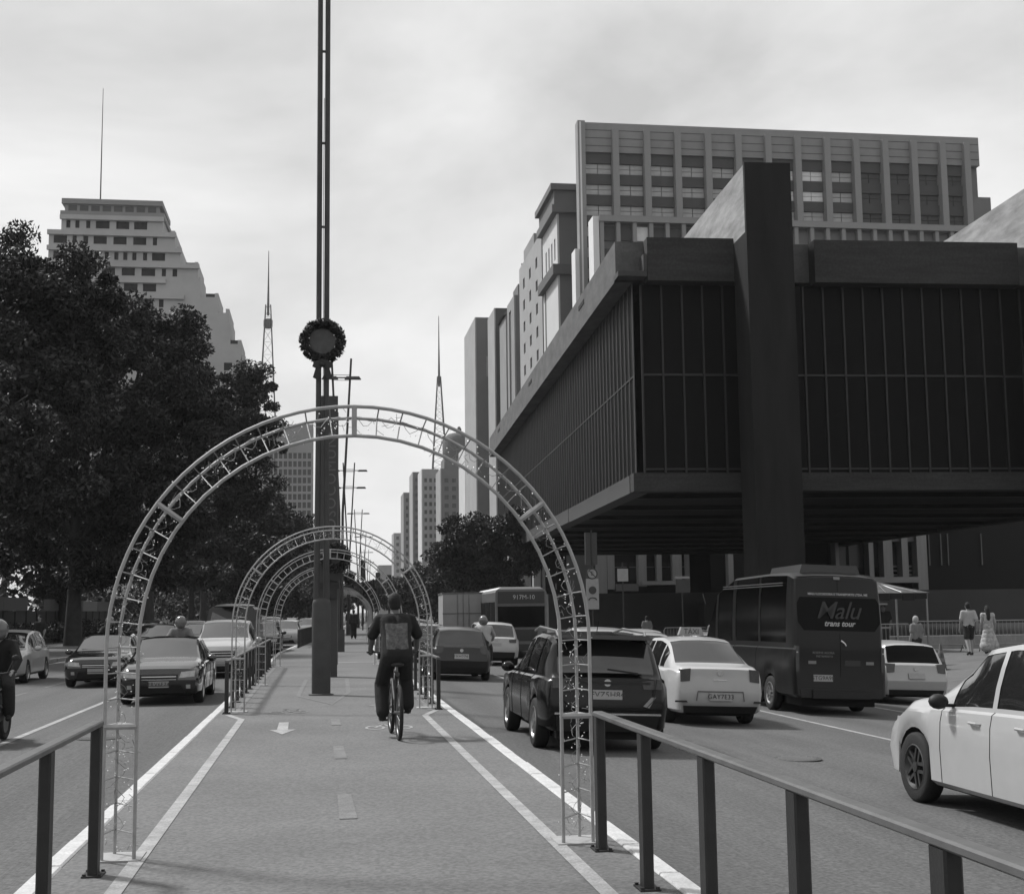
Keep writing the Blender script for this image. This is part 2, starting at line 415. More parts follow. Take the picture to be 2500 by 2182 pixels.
def bike_symbol(cx, cy, k, m):
    b = MB()
    def ring(x, y, r):
        n = 18; vs = []
        for j in range(n):
            a = 2*PI*j/n; vs += [(x+r*math.cos(a), y+r*2.2*math.sin(a), PATH_Z+.005), (x+(r-.035)*math.cos(a), y+(r-.035)*2.2*math.sin(a), PATH_Z+.005)]
        b.add(vs, [(2*j, 2*j+1, (2*j+3)%(2*n), (2*j+2)%(2*n)) for j in range(n)])
    def seg(x0,y0,x1,y1,w=.035):
        d = Vector((x1-x0,y1-y0)).normalized(); n = Vector((-d.y,d.x))*w/2
        b.add([(x0+n.x,y0+n.y,PATH_Z+.006),(x0-n.x,y0-n.y,PATH_Z+.006),(x1-n.x,y1-n.y,PATH_Z+.006),(x1+n.x,y1+n.y,PATH_Z+.006)], [(0,1,2,3)])
    ring(cx-.19, cy, .12*k); ring(cx+.19, cy, .12*k)
    seg(cx-.19,cy,cx-.05,cy+.55); seg(cx-.05,cy+.55,cx+.03,cy,.03); seg(cx-.19,cy,cx+.03,cy,.03); seg(cx+.03,cy,cx+.15,cy+.6,.03); seg(cx+.15,cy+.6,cx+.19,cy); seg(cx-.05,cy+.55,cx+.15,cy+.6)
    seg(cx-.12,cy+.7,cx-.01,cy+.7,.06); seg(cx+.12,cy+.6,cx+.14,cy+.85)
    b.build('bicycle_symbol', m, path)
bike_symbol(-.52, 22.0, 1.0, 'faint_paint'); bike_symbol(.92, 18.7, 1.15, 'worn_paint')
flat('direction_arrow', [(.92,23.6),(1.08,22.9),(.98,22.9),(.97,21.9),(.86,21.9),(.87,22.9),(.76,22.9)], 'faint_paint')
# manhole covers
for x, y in ((-3.3, 21.0), (6.2, 17.2), (-7.8, 30.0)):
    b = MB(); b.lathe([(.33,0),(.33,.008)], (x, y, road_z(x)+.002), n=24); mh = b.build('manhole_cover', 'patch', road_l if x < 0 else road_r)
    b = MB()
    for k in range(-3,4): b.box(x-.26*math.cos(k*.35), x+.26*math.cos(k*.35), y+k*.08-.012, y+k*.08+.012, road_z(x)+.0101, road_z(x)+.014)
    b.build('cover_rib', 'kerb_stone', mh)

# ================================================================ ARCHES OVER THE PATH
ARCH_W, ARCH_H = 1.63, 3.0
def arch_pts(rad, z0=0.0, y=0.0, n=28):
    sp = ARCH_H - ARCH_W
    pts = [(-rad, y, z0)] + [(-rad, y, z0+(sp-z0)*t) for t in (.35,.7)]
    pts += [(-rad*math.cos(PI*i/n), y, sp + rad*math.sin(PI*i/n)) for i in range(n+1)]
    pts += [(rad, y, z0+(sp-z0)*t) for t in (.7,.35)] + [(rad, y, z0)]
    return pts
def along(rad, s, y=0.0):                       # s in 0..1 over leg-arc-leg, same station for every radius
    sp = ARCH_H - ARCH_W; tot = 2*sp + PI*ARCH_W; d = s*tot
    if d < sp: return Vector((-rad, y, d))
    if d > tot - sp: return Vector((rad, y, tot-d))
    a = (d-sp)/ARCH_W; return Vector((-rad*math.cos(a), y, sp + rad*math.sin(a)))
def make_arch(detail):
    e = thing('light_arch', 'x', 'arch', group='festive arches over the bicycle path')
    n = 10 if detail > 1 else 6; ri = ARCH_W-.215; rb = ARCH_W-.04; yb = .23; rt = .0125 if detail > 1 else .014
    MB().tube(arch_pts(ARCH_W-.011, n=40 if detail > 1 else 28), rt, n).build('outer_tube', 'arch_tube', e, True)
    MB().tube(arch_pts(ri), rt, n).build('inner_tube', 'arch_tube', e, True)
    MB().tube(arch_pts(rb-.02, y=yb), rt*.9, n).build('back_tube', 'arch_tube', e, True)
    nr = 46
    if detail:
        for k in range(1, nr):
            s = k/nr; a = along(ARCH_W-.011, s); c = along(ri, s); bk = along(rb-.02, s, yb)
            if k % 9 == 5:
                b = MB(); b.tube([a, c], .02, 6); b.tube([c, bk], .016, 6); b.tube([bk, a], .012, 6); b.build('joint_plate', 'arch_tube', e, True)
            else:
                b = MB(); b.tube([c, bk], .005, 4); b.tube([bk, a], .005, 4)
                b.build('rung', 'arch_wire', e)
    if detail > 1:
        ls = MB(); R = random.Random(3)
        wire = []; k = 0
        pts = [along(rb-.02, i/150, yb) + Vector((R.uniform(-.012,.012), R.uniform(-.015,.015), R.uniform(-.012,.012))) for i in range(151)]
        ls.tube(pts, .004, 4)
        pts = [along(ARCH_W-.10-.035*math.sin(i*1.3), i/220, .10+.03*math.sin(i*.9)) for i in range(4, 217)]
        ls.tube(pts, .0022, 3)
        ls.build('light_wire', 'arch_wire', e)
        bb = MB()
        for i in range(430):
            s = R.random(); t = R.random(); p = along(ri + (ARCH_W-ri)*t, s, .23*t*R.random()) + Vector((R.uniform(-.04,.04), R.uniform(-.03,.03), R.uniform(-.04,.04)))
            if p.z < .03: continue
            r = R.uniform(.0035,.0065); bb.add([p+Vector((r,0,0)),p+Vector((0,r,0)),p-Vector((r,0,0)),p-Vector((0,r,0)),p+Vector((0,0,r)),p-Vector((0,0,r))],
                   [(0,1,4),(1,2,4),(2,3,4),(3,0,4),(1,0,5),(2,1,5),(3,2,5),(0,3,5)])
        o = bb.build('light_bulbs', 'bulb', e); o['kind'] = 'stuff'
        sp2 = MB()                                   # loose twigs of cable ties
        for i in range(260):
            s = R.random(); t = R.random(); p = along(ri + (ARCH_W-ri)*t, s, .2*t); q = p + Vector((R.uniform(-.05,.05), R.uniform(-.02,.02), R.uniform(-.06,.04)))
            if min(p.z, q.z) < .02: continue
            sp2.tube([p, q], .002, 3)
        o = sp2.build('cable_ends', 'arch_wire', e); o['kind'] = 'stuff'
    for sx in (-1, 1):
        b = MB(); b.box(sx*(ARCH_W-.11)-.15, sx*(ARCH_W-.11)+.15, -.05, .28, 0, .012); b.build('foot_plate', 'arch_tube', e)
    return e
A2 = make_arch(2); A1 = make_arch(1)
arch_list = [(9.15, .215, A2, 'tall fairy-light arch nearest the camera, spanning the whole bicycle path'),
             (22.2, .18, A2, 'second fairy-light arch, standing at the near ends of the two long railings'),
             (30.3, .18, A1, 'third fairy-light arch, just behind the twin pole with the wreath'),
             (41.0, .18, A1, 'fourth fairy-light arch, at the far end of the long railings'),
             (76.0, .18, A1, 'fifth fairy-light arch, first of the dense far tunnel of arches')]
for i, Y in enumerate((83, 87, 91, 95, 99, 103)):
    arch_list.append((Y, .18, A1, ['sixth', 'seventh', 'eighth', 'ninth', 'tenth', 'eleventh and farthest'][i] + ' fairy-light arch, inside the dense far tunnel of arches'))
used = set()
for Y, x, pr, lab in arch_list:
    o = pr if pr.name not in used else copy_tree(pr)
    used.add(pr.name); o.location = (x+bend(Y), Y, PATH_Z); o.rotation_euler = (0,0,brot(Y)); o['label'] = lab
# ================================================================ RAILINGS
def railing(y0, y1, x, label, step=1.45, h=.90, near=False, gap=()):
    e = thing('railing', label, 'railing', (x+bend(y0), y0, PATH_Z), brot(y0), 'railings along the bicycle path')
    L = y1-y0; b = MB(); w = .035
    c = .008; b.prism([(-w+c,h-.035),(w-c,h-.035),(w,h-.035+c),(w,h-c),(w-c,h),(-w+c,h),(-w,h-c),(-w,h-.035+c)], lambda x_,z_: (x_,-.04,z_), lambda x_,z_: (x_,L+.04,z_)); b.build('top_rail', 'rail_top', e)
    n = max(1, round(L/step))
    b = MB(); c = .008; b.prism([(-.03+c,-.055),(.03-c,-.055),(.03,-.055+c),(.03,.055-c),(.03-c,.055),(-.03+c,.055),(-.03,.055-c),(-.03,-.055+c)], lambda x_,y_: (x_,y_,0), lambda x_,y_: (x_,y_,h-.036)); b.box(-.06,.06,-.09,.09,0,.01); [b.lathe([(.012,.01),(.012,.022)], (sx*.045,sy*.072,0), n=6) for sx in (-1,1) for sy in (-1,1)]; me = b.mesh('post'); me.materials.append(MATS['rail_dark'])
    for k in range(n+1): inst('post', me, e, (0, L*k/n, 0))
    return e
railing(2.6, 8.7, -1.38, 'low dark railing at the lower left, ending at the near arch', 1.5, .93)
railing(2.6, 8.9, 1.84, 'low dark railing at the lower right, in front of the black car', 1.3, .90)
railing(22.0, 40.0, -1.5, 'long dark railing on the left edge of the path beside the oncoming cars', 1.35, .84)
railing(21.9, 43.5, 1.88, 'long dark railing on the right edge of the path beside the cyclist', 1.35, .84)
railing(62.0, 76.0, -1.36, 'short far railing on the left edge of the path beyond the crossing', 1.2, .84)
railing(66.5, 90.0, 1.80, 'far railing on the right edge of the path beyond the crossing', 1.4, .84)
# ================================================================ TWIN POLE WITH WREATH
Y0 = 26.4
e = thing('twin_pole', 'tall dark twin steel pole rising from the middle of the bicycle path', 'pole', (-.01, Y0, PATH_Z))
for sx, nm in ((-.077, 0), (.077, 1)):
    MB().tube([(sx*1.25,0,1.8),(sx,0,5),(sx,0,18)], [.062,.055,.052], 14).build('pole_tube', 'pole_steel', e, True)
sl = MB(); n = 24
prof = []
for z, a, c in ((0,.185,.12),(1.75,.185,.12),(1.82,.165,.10),(1.86,.12,.08)):
    prof.append([(a*math.cos(2*PI*j/n)*(1 if abs(math.cos(2*PI*j/n))<.9 else .98), c*math.sin(2*PI*j/n), z) for j in range(n)])
vs = sum(prof, []); sl.add(vs, [(i*n+j, i*n+(j+1)%n, (i+1)*n+(j+1)%n, (i+1)*n+j) for i in range(3) for j in range(n)] + [tuple(3*n+j for j in range(n))])
sl.build('base_sleeve', 'pole_steel', e, True)
b = MB(); b.lathe([(.24,0),(.24,.02),(.19,.03)], n=24); b.build('base_flange', 'pole_steel', e)
for z in (9.3, 11.05, 13.0, 15.0):
    b = MB(); b.box(-.03,.03,-.02,.02,z-.02,z+.02); b.build('spacer', 'pole_steel', e)
MB().tube([(0.01,-.01,5.0),(.015,-.01,7.2),(.0,-.01,9.3),(.012,-.01,12)], .006, 5).build('cable', 'rail_dark', e)
# wreath hanging on the pole
w = thing('wreath', 'round leafy christmas wreath with dark bow on the twin pole', 'wreath', (-.01, Y0-.11, 7.03), group='wreaths on poles')
def leaf_ring(R0, r, n, size, seed):
    Rr = random.Random(seed); b = MB()
    for i in range(n):
        a = Rr.random()*2*PI; q = Rr.random()*2*PI; rr = r*math.sqrt(Rr.random())
        c = Vector(((R0+rr*math.cos(q))*math.cos(a), -.09*math.sin(q)*rr/r*1.2 - .01, (R0+rr*math.cos(q))*math.sin(a)))
        d = Vector((Rr.uniform(-1,1),Rr.uniform(-1,.2),Rr.uniform(-1,1))).normalized(); u = d.orthogonal().normalized(); s = size*Rr.uniform(.6,1.3)
        b.add([c-u*s*.3, c+d*s*.6+u*.0, c+u*s*.3, c-d*s*.6], [(0,1,2,3)])
    return b
leaf_ring(.36, .10, 2600, .07, 5).build('garland', 'wreath_leaf', w)
b = MB(); n = 26; RR = random.Random(9); pts = [((.29+RR.uniform(-.05,.03))*math.cos(2*PI*j/n), (.29+RR.uniform(-.05,.03))*math.sin(2*PI*j/n)) for j in range(n)]
b.prism(pts, lambda x,z: (x,-.02,z), lambda x,z: (x,.03,z)); b.build('gauze_disc', 'wreath_gauze', w)
b = MB()
for sx in (-1,1):
    b.prism([(0,-.36),(sx*.17,-.43),(sx*.2,-.52),(sx*.1,-.57),(0,-.5)], lambda x,z: (x,-.10,z), lambda x,z: (x,-.04,z))
    b.prism([(sx*.01,-.5),(sx*.13,-.53),(sx*.19,-.74),(sx*.11,-.78),(sx*.05,-.7)], lambda x,z: (x,-.08,z), lambda x,z: (x,-.05,z))
b.ell((0,-.09,-.48),(.07,.05,.06)); b.build('bow', 'ribbon', w)
# ================================================================ SIGN TOTEM
t = thing('sign_totem', 'tall dark rectangular totem with vertical lettering behind the twin pole', 'totem', (.16, 33.7, PATH_Z))
b = MB(); b.box(-.22,.22,-.09,.09,0,7.02); b.build('panel', 'totem_paint', t)
b = MB(); b.box(.215,.235,-.095,.095,.3,6.6); b.build('edge_trim', 'rail_top', t)
text_on('EXAVOSOCOMUNI', .36, 'totem_letter', t, (.06,-.094,4.35), (PI/2, -PI/2, 0), 'lettering', spacing=1.18)
b = MB(); b.box(-.26,.26,-.14,.13,2.16,2.32); b.build('clamp', 'rail_dark', t); b = MB(); b.box(-.1,.2,-.2,-.1,1.92,2.16); b.build('control_box', 'rail_dark', t)
b = MB(); b.prism([(-.16,-.02),(.16,-.02),(.11,.13),(-.05,.17)], lambda x,z: (x+.05,-.16,z+2.42), lambda x,z: (x+.05,-.10,z+2.42)); b.build('camera_housing', 'rail_top', t)
w2 = thing('wreath', 'dark wreath with a square bow, hanging on the right of the lettered totem', 'wreath', (.34, 33.52, 3.0), group='wreaths on poles')
b = MB(); R3 = random.Random(4)
leaf_ring(.26, .13, 1300, .08, 12).build('garland', 'wreath_leaf', w2)
b = MB(); b.prism([(-.22,-.30),(.12,-.26),(.2,-.42),(.05,-.55),(-.26,-.5)], lambda x,z: (x,-.06,z), lambda x,z: (x,.0,z)); b.build('bow', 'ribbon', w2)
b = MB(); b.lathe([(.24,-.02),(.24,.04)], axis='y', n=20); b.build('gauze_disc', 'ribbon', w2)
# ================================================================ V-SHAPED LAMP POLES
def vpole(Y, label, arms):
    e = thing('lamp_pole', label, 'lamp pole', ((.2 if Y > 60 else .75)+bend(Y), Y, PATH_Z), brot(Y), 'v-shaped lamp poles along the median')
    for sx in (-1,1):
        MB().tube([(sx*.05,0,0),(sx*.07,0,5.6),(sx*.40,0,12.0)], [.06,.055,.045], 10).build('pole_tube', 'pole_steel', e, True)
    b = MB(); b.box(-.16,.16,-.12,.12,0,.9); b.build('base_box', 'pole_steel', e)
    for z, L in arms:
        b = MB(); b.tube([(-L,0,z),(L,0,z)], .03, 8); b.build('cross_arm', 'pole_steel', e, True)
        b = MB(); b.tube([(-.38,0,z+.11),(.38,0,z+.11)], .012, 6); b.tube([(-.38,0,z-.11),(.38,0,z-.11)], .012, 6); b.build('tie_rod', 'pole_steel', e)
        for sx in (-1,1):
            b = MB(); b.frus(sx*(L+.02), 0, z-.07, z+.05, .34, .11, .26, .07); b.build('lamp_head', 'pole_steel', e)
    return e
for i, (Y, arms) in enumerate(((54.7, ((11.2,.45),)), (93.7, ((11.45,.95),(10.25,.85))), (137, ((11.6,.8),)), (178, ((11.5,.8),)), (225, ((11.5,.8),)), (270, ((11.5,.8),)))):
    vpole(Y, ['nearest v-shaped lamp pole, its arm showing just right of the wreath', 'second v-shaped lamp pole, with two cross arms against the sky', 'third v-shaped lamp pole, seen above the second arch',
              'fourth v-shaped lamp pole down the median', 'fifth v-shaped lamp pole, thin in the distance', 'farthest v-shaped lamp pole, lost in the distance'][i], arms)
w3 = thing('wreath', 'small far wreath hanging low on the second lamp pole', 'wreath', (.2+bend(93.7), 93.4, 4.0), group='wreaths on poles')
leaf_ring(.28, .14, 600, .14, 21).build('garland', 'wreath_leaf', w3); b = MB(); b.lathe([(.26,-.02),(.26,.04)], axis='y', n=16); b.build('gauze_disc', 'wreath_gauze', w3)
b = MB(); b.prism([(-.18,-.4),(.18,-.4),(.22,-.66),(-.2,-.7)], lambda x,z: (x,-.06,z), lambda x,z: (x,.0,z)); b.build('bow', 'ribbon', w3)
# traffic lights over the far crossing
for i, (px, Y, z, h) in enumerate(((1.3, 118, 4.6, 1.5), (2.6, 128, 4.1, 1.2), (3.6, 122, 3.6, 1.3), (3.9, 150, 4.2, 1.1))):
    e = thing('traffic_light', ['leftmost', 'second', 'third', 'rightmost'][i] + ' of the dark traffic lights hanging far down the median', 'traffic light', (px+bend(Y)-.4, Y, PATH_Z), 0, 'far traffic lights')
    MB().tube([(0,.15,0),(0,.15,z)], .06, 8).build('post', 'rail_dark', e); b = MB(); b.box(-.22,.22,-.15,.15,z-.3,z+h); b.build('housing', 'sign_dark', e)
    for k in range(3):
        b = MB(); b.lathe([(.11,-.03),(.11,.03)], (0,-.17,z+.05+k*.42), 'y', 10); b.build('lens', 'tail_lens', e)
# flexible bollard at the end of the far railing
e = thing('bollard', 'stout black bollard at the near end of the far right railing', 'bollard', (1.98+bend(64.5), 64.5, PATH_Z))
b = MB(); b.lathe([(.16,0),(.14,.05),(.12,.1),(.12,.82),(.10,.9),(.02,.93)], n=16); b.build('post', 'rail_dark', e, True)
b = MB(); b.lathe([(.124,.62),(.124,.72)], n=16); b.build('reflective_band', 'rail_top', e)
# ================================================================ VEHICLES
def interp(pts, x):
    if x <= pts[0][0]: return pts[0][1]
    for (a, b), (c, d) in zip(pts, pts[1:]):
        if x <= c: return b + (d-b)*(x-a)/(c-a) if c > a else d
    return pts[-1][1]
def soft(pts, x, d=.07): return (interp(pts,x-d) + 2*interp(pts,x) + interp(pts,x+d))/4
WHEELS = {}
def wheel_meshes(r, rimm):
    k = (round(r,3), rimm)
    if k not in WHEELS:
        b = MB(); b.lathe([(r*.64,-.085),(r*.9,-.1),(r*.975,-.082),(r,-.045),(r,.045),(r*.975,.082),(r*.9,.1),(r*.64,.085)], axis='x', n=28, cap=False)
        ty = b.mesh('wheel'); ty.materials.append(MATS['tyre']); smooth_by(ty, 50)
        b = MB(); b.lathe([(r*.66,.088),(r*.62,.094),(r*.56,.05),(r*.52,.03)], axis='x', n=24, cap=False)
        b.lathe([(r*.16,.03),(r*.15,.085),(r*.05,.09)], axis='x', n=12)
        for q in range(5):
            a = 2*PI*q/5; M = Matrix.Rotation(a, 4, 'X')
            for dd in (-.11, .11): b.box(.045,.078, r*.1, r*.6, dd*r-.045*r, dd*r+.045*r, M)
        b.lathe([(r*.55,-.02),(r*.55,.01)], axis='x', n=16)
        ri = b.mesh('rim'); ri.materials.append(MATS[rimm]); smooth_by(ri, 35)
        WHEELS[k] = (ty, ri)
    return WHEELS[k]
def car(name, label, cat, sp, x, yrear, paint, rz=0.0, group=None, z=None, glass='car_glass', rimm='rim', plate='', front=False, lod=2):
    """x = centre, yrear = the end nearest the camera; rz=0 drives away, pi comes towards us"""
    sp = dict(sp); q, k = sp.get('zs', 1.0), sp.get('ys', 1.0)
    for a in ('L','cowl','rf','rr','rwb','ro','fo'): sp[a] = sp[a]*k
    for a in ('zt','zb'): sp[a] = [(u*k, v*q) for u, v in sp[a]]
    sp['side'] = [(u*k, v*k) for u, v in sp['side']]; sp['seams'] = [u*k for u in sp.get('seams', [])]; sp['handles'] = [u*k for u in sp.get('handles', [])]
    if q != 1:
        for a in ('lights','heads'): sp[a] = [(u, v*q) for u, v in sp[a]]
        sp['grille'] = tuple(v*q for v in sp['grille'])
        for a in ('emblem_z','plate_z'): sp[a] = sp.get(a,.7)*q
    L, W, H = sp['L'], sp['W'], sp['H']; hw = W/2; r = sp['r']
    zz = road_z(x) if z is None else z
    e = thing(name, label, cat, (x + bend(yrear), yrear + L/2, zz), rz, group)
    if x > 2.1: e.rotation_euler = (0, .04, rz)
    cowl, rf, rr, rwb = sp['cowl'], sp['rf'], sp['rr'], sp['rwb']
    ywr, ywf = sp['ro'], L - sp['fo']
    zt = sp['zt']; zb = sp['zb']
    sill = sp.get('sill', .24); Ra = r + .05
    ys = set(np.round(np.linspace(0, L, 30), 3)) | {cowl, rf, rr, rwb, .02, .06, .12, .2, L-.02, L-.06, L-.12, L-.2}
    for wy in (ywr, ywf):
        for k in range(9): ys.add(round(wy - Ra + 2*Ra*k/8, 3))
    for a, c in sp['side']: ys |= {a, c}
    ys = sorted(ys); ys = [y for i, y in enumerate(ys) if i == 0 or y - ys[i-1] > .012 or y in (cowl, rf, rr, rwb)]
    rows = []
    rp = sp.get('rear', [(.2,.10),(.45,.0),(.62,.0),(.72,.06),(1.0,.10)]); fp = sp.get('nose', [(.2,.10),(.40,.0),(.55,.0),(.75,.08),(1.0,.2)])
    for y in ys:
        d = min(y, L-y); s = max(0, (.6-d)/.6); w = hw*(1 - sp.get('tap',.13)*s**2.4)*(1 - .05*max(0,(.07-d)/.07)**2)
        top = soft(zt, y, .05); bel = min(soft(zb, y), top-.012); g = top-bel
        gg = min(1, max(0, g/.42)); wt = w*(.88 + (sp.get('rw',.71)-.88)*gg)
        zs = sill
        for wy in (ywr, ywf):
            if abs(y-wy) < Ra - 1e-4: zs = max(zs, r + math.sqrt(Ra*Ra-(y-wy)**2))
        zs = min(zs, bel-.1); ed = .09*gg + .004
        P = [(.90*w if zs <= sill+.01 else .955*w, zs), (.975*w, zs+.05), (w, zs+.5*(bel-zs)), (.992*w, zs+.82*(bel-zs)), (.965*w, bel-.025), (.925*w, bel)]
        zl = top-ed
        for t in (.07, .4, .72, 1.0):
            cv = .02*gg*math.sin(PI*t); P.append((.925*w + (wt-.925*w)*t + cv, bel + (zl-bel)*t))
        P += [(wt*.93, top-.45*ed), (wt*.55, top-.1*ed), (0, top)]
        tr = max(0, 1 - y/.5); tf = max(0, 1-(L-y)/.6)
        rows.append([(px, y - L/2 + tr*interp(rp, pz) - tf*interp(fp, pz), pz) for px, pz in P])
    nr = 13; body = MB(); idx = {}
    wind, rearw, sides = MB(), MB(), {}
    def quad(mb, i, j, sx, ins=0):
        q = [rows[i][j], rows[i+1][j], rows[i+1][j+1], rows[i][j+1]]
        q = [(sx*(a - (ins if j < 10 else 0)), b, c - (ins if j >= 10 else 0)) for a, b, c in q]
        mb.add(q, [(0,1,2,3) if sx > 0 else (3,2,1,0)])
    for i in range(len(ys)-1):
        ym = (ys[i]+ys[i+1])/2
        for j in range(nr-1):
            for sx in (1,-1):
                if 6 <= j < 9:
                    hit = [k for k, (a, c) in enumerate(sp['side']) if a <= ym <= c]
                    if hit: quad(sides.setdefault((hit[0], sx), MB()), i, j, sx, .008); continue
                if j >= 10 and rf <= ym <= cowl-.02: quad(wind, i, j, sx, .006); continue
                if j >= 10 and rwb <= ym <= rr: quad(rearw, i, j, sx, .006); continue
                quad(body, i, j, sx)
    for i, rev in ((0, False), (len(ys)-1, True)):
        for j in range(nr-1):
            a, c = rows[i][j], rows[i][j+1]
            q = [(a[0],a[1],a[2]),(c[0],c[1],c[2]),(-c[0],c[1],c[2]),(-a[0],a[1],a[2])]
            body.add(q, [(0,1,2,3) if rev else (3,2,1,0)])
    def weld(mb, nm, m, ang=32):
        me = mb.mesh(nm); bm = bmesh.new(); bm.from_mesh(me); bmesh.ops.remove_doubles(bm, verts=bm.verts, dist=.0015)
        bmesh.ops.dissolve_degenerate(bm, dist=.0005, edges=bm.edges); bmesh.ops.recalc_face_normals(bm, faces=bm.faces); bm.to_mesh(me); bm.free()
        return obj(nm, me, m, e, ang)
    weld(body, 'body', paint)
    if wind.f: weld(wind, 'windscreen', glass)
    if rearw.f: weld(rearw, 'rear_window', glass)
    for mb in sides.values(): weld(mb, 'side_window', glass)
    b = MB(); b.box(-hw+.25, hw-.25, -L/2+.16, L/2-.2, .17, .62); b.build('underbody', 'underbody', e)
    ty, ri = wheel_meshes(r, rimm)
    for wy in (ywr, ywf):
        for sx in (1,-1):
            wo_ = inst('wheel', ty, e, (sx*(hw-.115), wy-L/2, r), (0,0,0 if sx > 0 else PI)); inst('rim', ri, wo_)
    we = hw*(1-sp.get('tap',.13))*.955
    def ry(z): return -L/2 + interp(rp, z)
    def fy(z): return L/2 - interp(fp, z)
    def panel(nm, m, poly, end=0, out=.012, thick=.06, curve=.0):
        b = MB(); f = ry if end == 0 else fy; sg = -1 if end == 0 else 1
        fn = lambda d: (lambda x_, z_: (x_, f(z_) + sg*(d - curve*max(0, abs(x_)/we-.55)**2*2.2), z_))
        b.prism(poly, fn(out), fn(out-thick)); me = b.mesh(nm); fix(me); return obj(nm, me, m, e)
    # rear lights, bumper, plate
    lt = sp['lights']
    for sx in (1,-1): panel('tail_light', 'tail_lens', [(sx*we*a, c) for a, c in lt], 0, .018, .14)
    if lod > 1:
        for sx in (1,-1):
            x0, x1 = sorted([sx*we*(lt[0][0]*.6+lt[1][0]*.4), sx*we*(lt[0][0]*.1+lt[1][0]*.9)]); zc = lt[0][1]*.75+lt[2][1]*.25 if len(lt) > 2 else lt[0][1]
            panel('lamp_strip', 'head_lens', [(x0,zc-.012),(x1,zc-.012),(x1,zc+.012),(x0,zc+.012)], 0, .017, .02)
    bz = sp.get('bump', (.24,.40))
    panel('bumper_insert', 'black_plastic', [(-we*.9,bz[0]),(we*.9,bz[0]),(we*.93,bz[1]),(-we*.93,bz[1])], 0, .015, .05)
    pz = sp.get('plate_z', .62)
    if sp.get('plate', 1): panel('number_plate', 'plate', [(-.2,pz-.065),(.2,pz-.065),(.2,pz+.065),(-.2,pz+.065)], 0, .02, .02, 0)
    if plate and not front: text_on(plate, .112, 'plate_ink', e, (0, ry(pz)-.0215, pz), (PI/2,0,0), 'plate_number', spacing=1.05)
    if lod > 0 and sp.get('plate', 1):
        ez = sp.get('emblem_z', .9)
        b = MB(); b.lathe([(.05,-.006),(.045,.006)], (0, ry(ez)-.012, ez), 'y', 12); b.build('emblem', 'chrome', e)
    # front
    hl = sp['heads']
    for sx in (1,-1): panel('headlight', 'head_lens', [(sx*we*a, c) for a, c in hl], 1, .012, .08)
    gz = sp['grille']; panel('grille', 'black_plastic', [(-we*.5,gz[0]),(we*.5,gz[0]),(we*.52,gz[1]),(-we*.52,gz[1])], 1, .010, .05)
    panel('lower_intake', 'black_plastic', [(-we*.72,.24),(we*.72,.24),(we*.6,.40),(-we*.6,.40)], 1, .012, .05)
    if front:
        for q in (.3, .7): panel('grille_bar', 'chrome', [(-we*.47, gz[0]+(gz[1]-gz[0])*q-.008),(we*.47, gz[0]+(gz[1]-gz[0])*q-.008),(we*.47, gz[0]+(gz[1]-gz[0])*q+.008),(-we*.47, gz[0]+(gz[1]-gz[0])*q+.008)], 1, .016, .01)
        pf = sp.get('plate_f', .42); panel('number_plate', 'plate', [(-.2,pf-.065),(.2,pf-.065),(.2,pf+.065),(-.2,pf+.065)], 1, .022, .02, 0)
        if plate: text_on(plate, .112, 'plate_ink', e, (0, fy(pf)+.0235, pf), (PI/2,0,PI), 'plate_number', spacing=1.05)
        for sx in (1,-1): panel('fog_lamp', 'head_lens', [(sx*we*.74,.33),(sx*we*.86,.33),(sx*we*.86,.41),(sx*we*.74,.41)], 1, .016, .03)
        b = MB()
        for sx in (-.5,.02): b.box(sx*hw, sx*hw+.62*hw, L/2-(L-cowl)-.13, L/2-(L-cowl)-.10, interp(zt,cowl)+.03, interp(zt,cowl)+.045)
        b.build('wiper', 'black_plastic', e)
    # mirrors
    my = cowl-.42-L/2; mz = interp(zb,cowl-.3)+.07
    for sx in (1,-1):
        b = MB(); b.ell((sx*(hw*.98+.10), my, mz), (.105,.075,.075), 10, 6); b.box(min(sx*hw*.86,sx*(hw+.05)), max(sx*hw*.86,sx*(hw+.05)), my-.02, my+.03, mz-.05, mz-.02); b.build('wing_mirror', sp.get('mirror', paint), e, 50)
    if lod > 1:
        for sy in sp.get('seams', []):
            i = min(range(len(ys)), key=lambda k: abs(ys[k]-sy))
            for sx in (1,-1): MB().tube([(sx*(p[0]+.0005), p[1], p[2]) for p in rows[i][1:6]], .005, 4).build('door_gap', 'underbody', e)
        for hy in sp.get('handles', []):
            i = min(range(len(ys)), key=lambda k: abs(ys[k]-hy)); p = rows[i][3]; hz = p[2] + .03
            for sx in (1,-1):
                b = MB(); b.tube([(sx*(p[0]-.01),p[1]-.1,hz),(sx*(p[0]+.025),p[1]-.07,hz),(sx*(p[0]+.025),p[1]+.07,hz),(sx*(p[0]-.01),p[1]+.1,hz)], .014, 6); b.build('door_handle', sp.get('handle', paint), e)
        rwz = interp(zt, rwb)
    e['_'] = 0; del e['_']
    return e, dict(ry=ry, fy=fy, we=we, panel=panel, rows=rows, ys=ys, L=L, hw=hw)
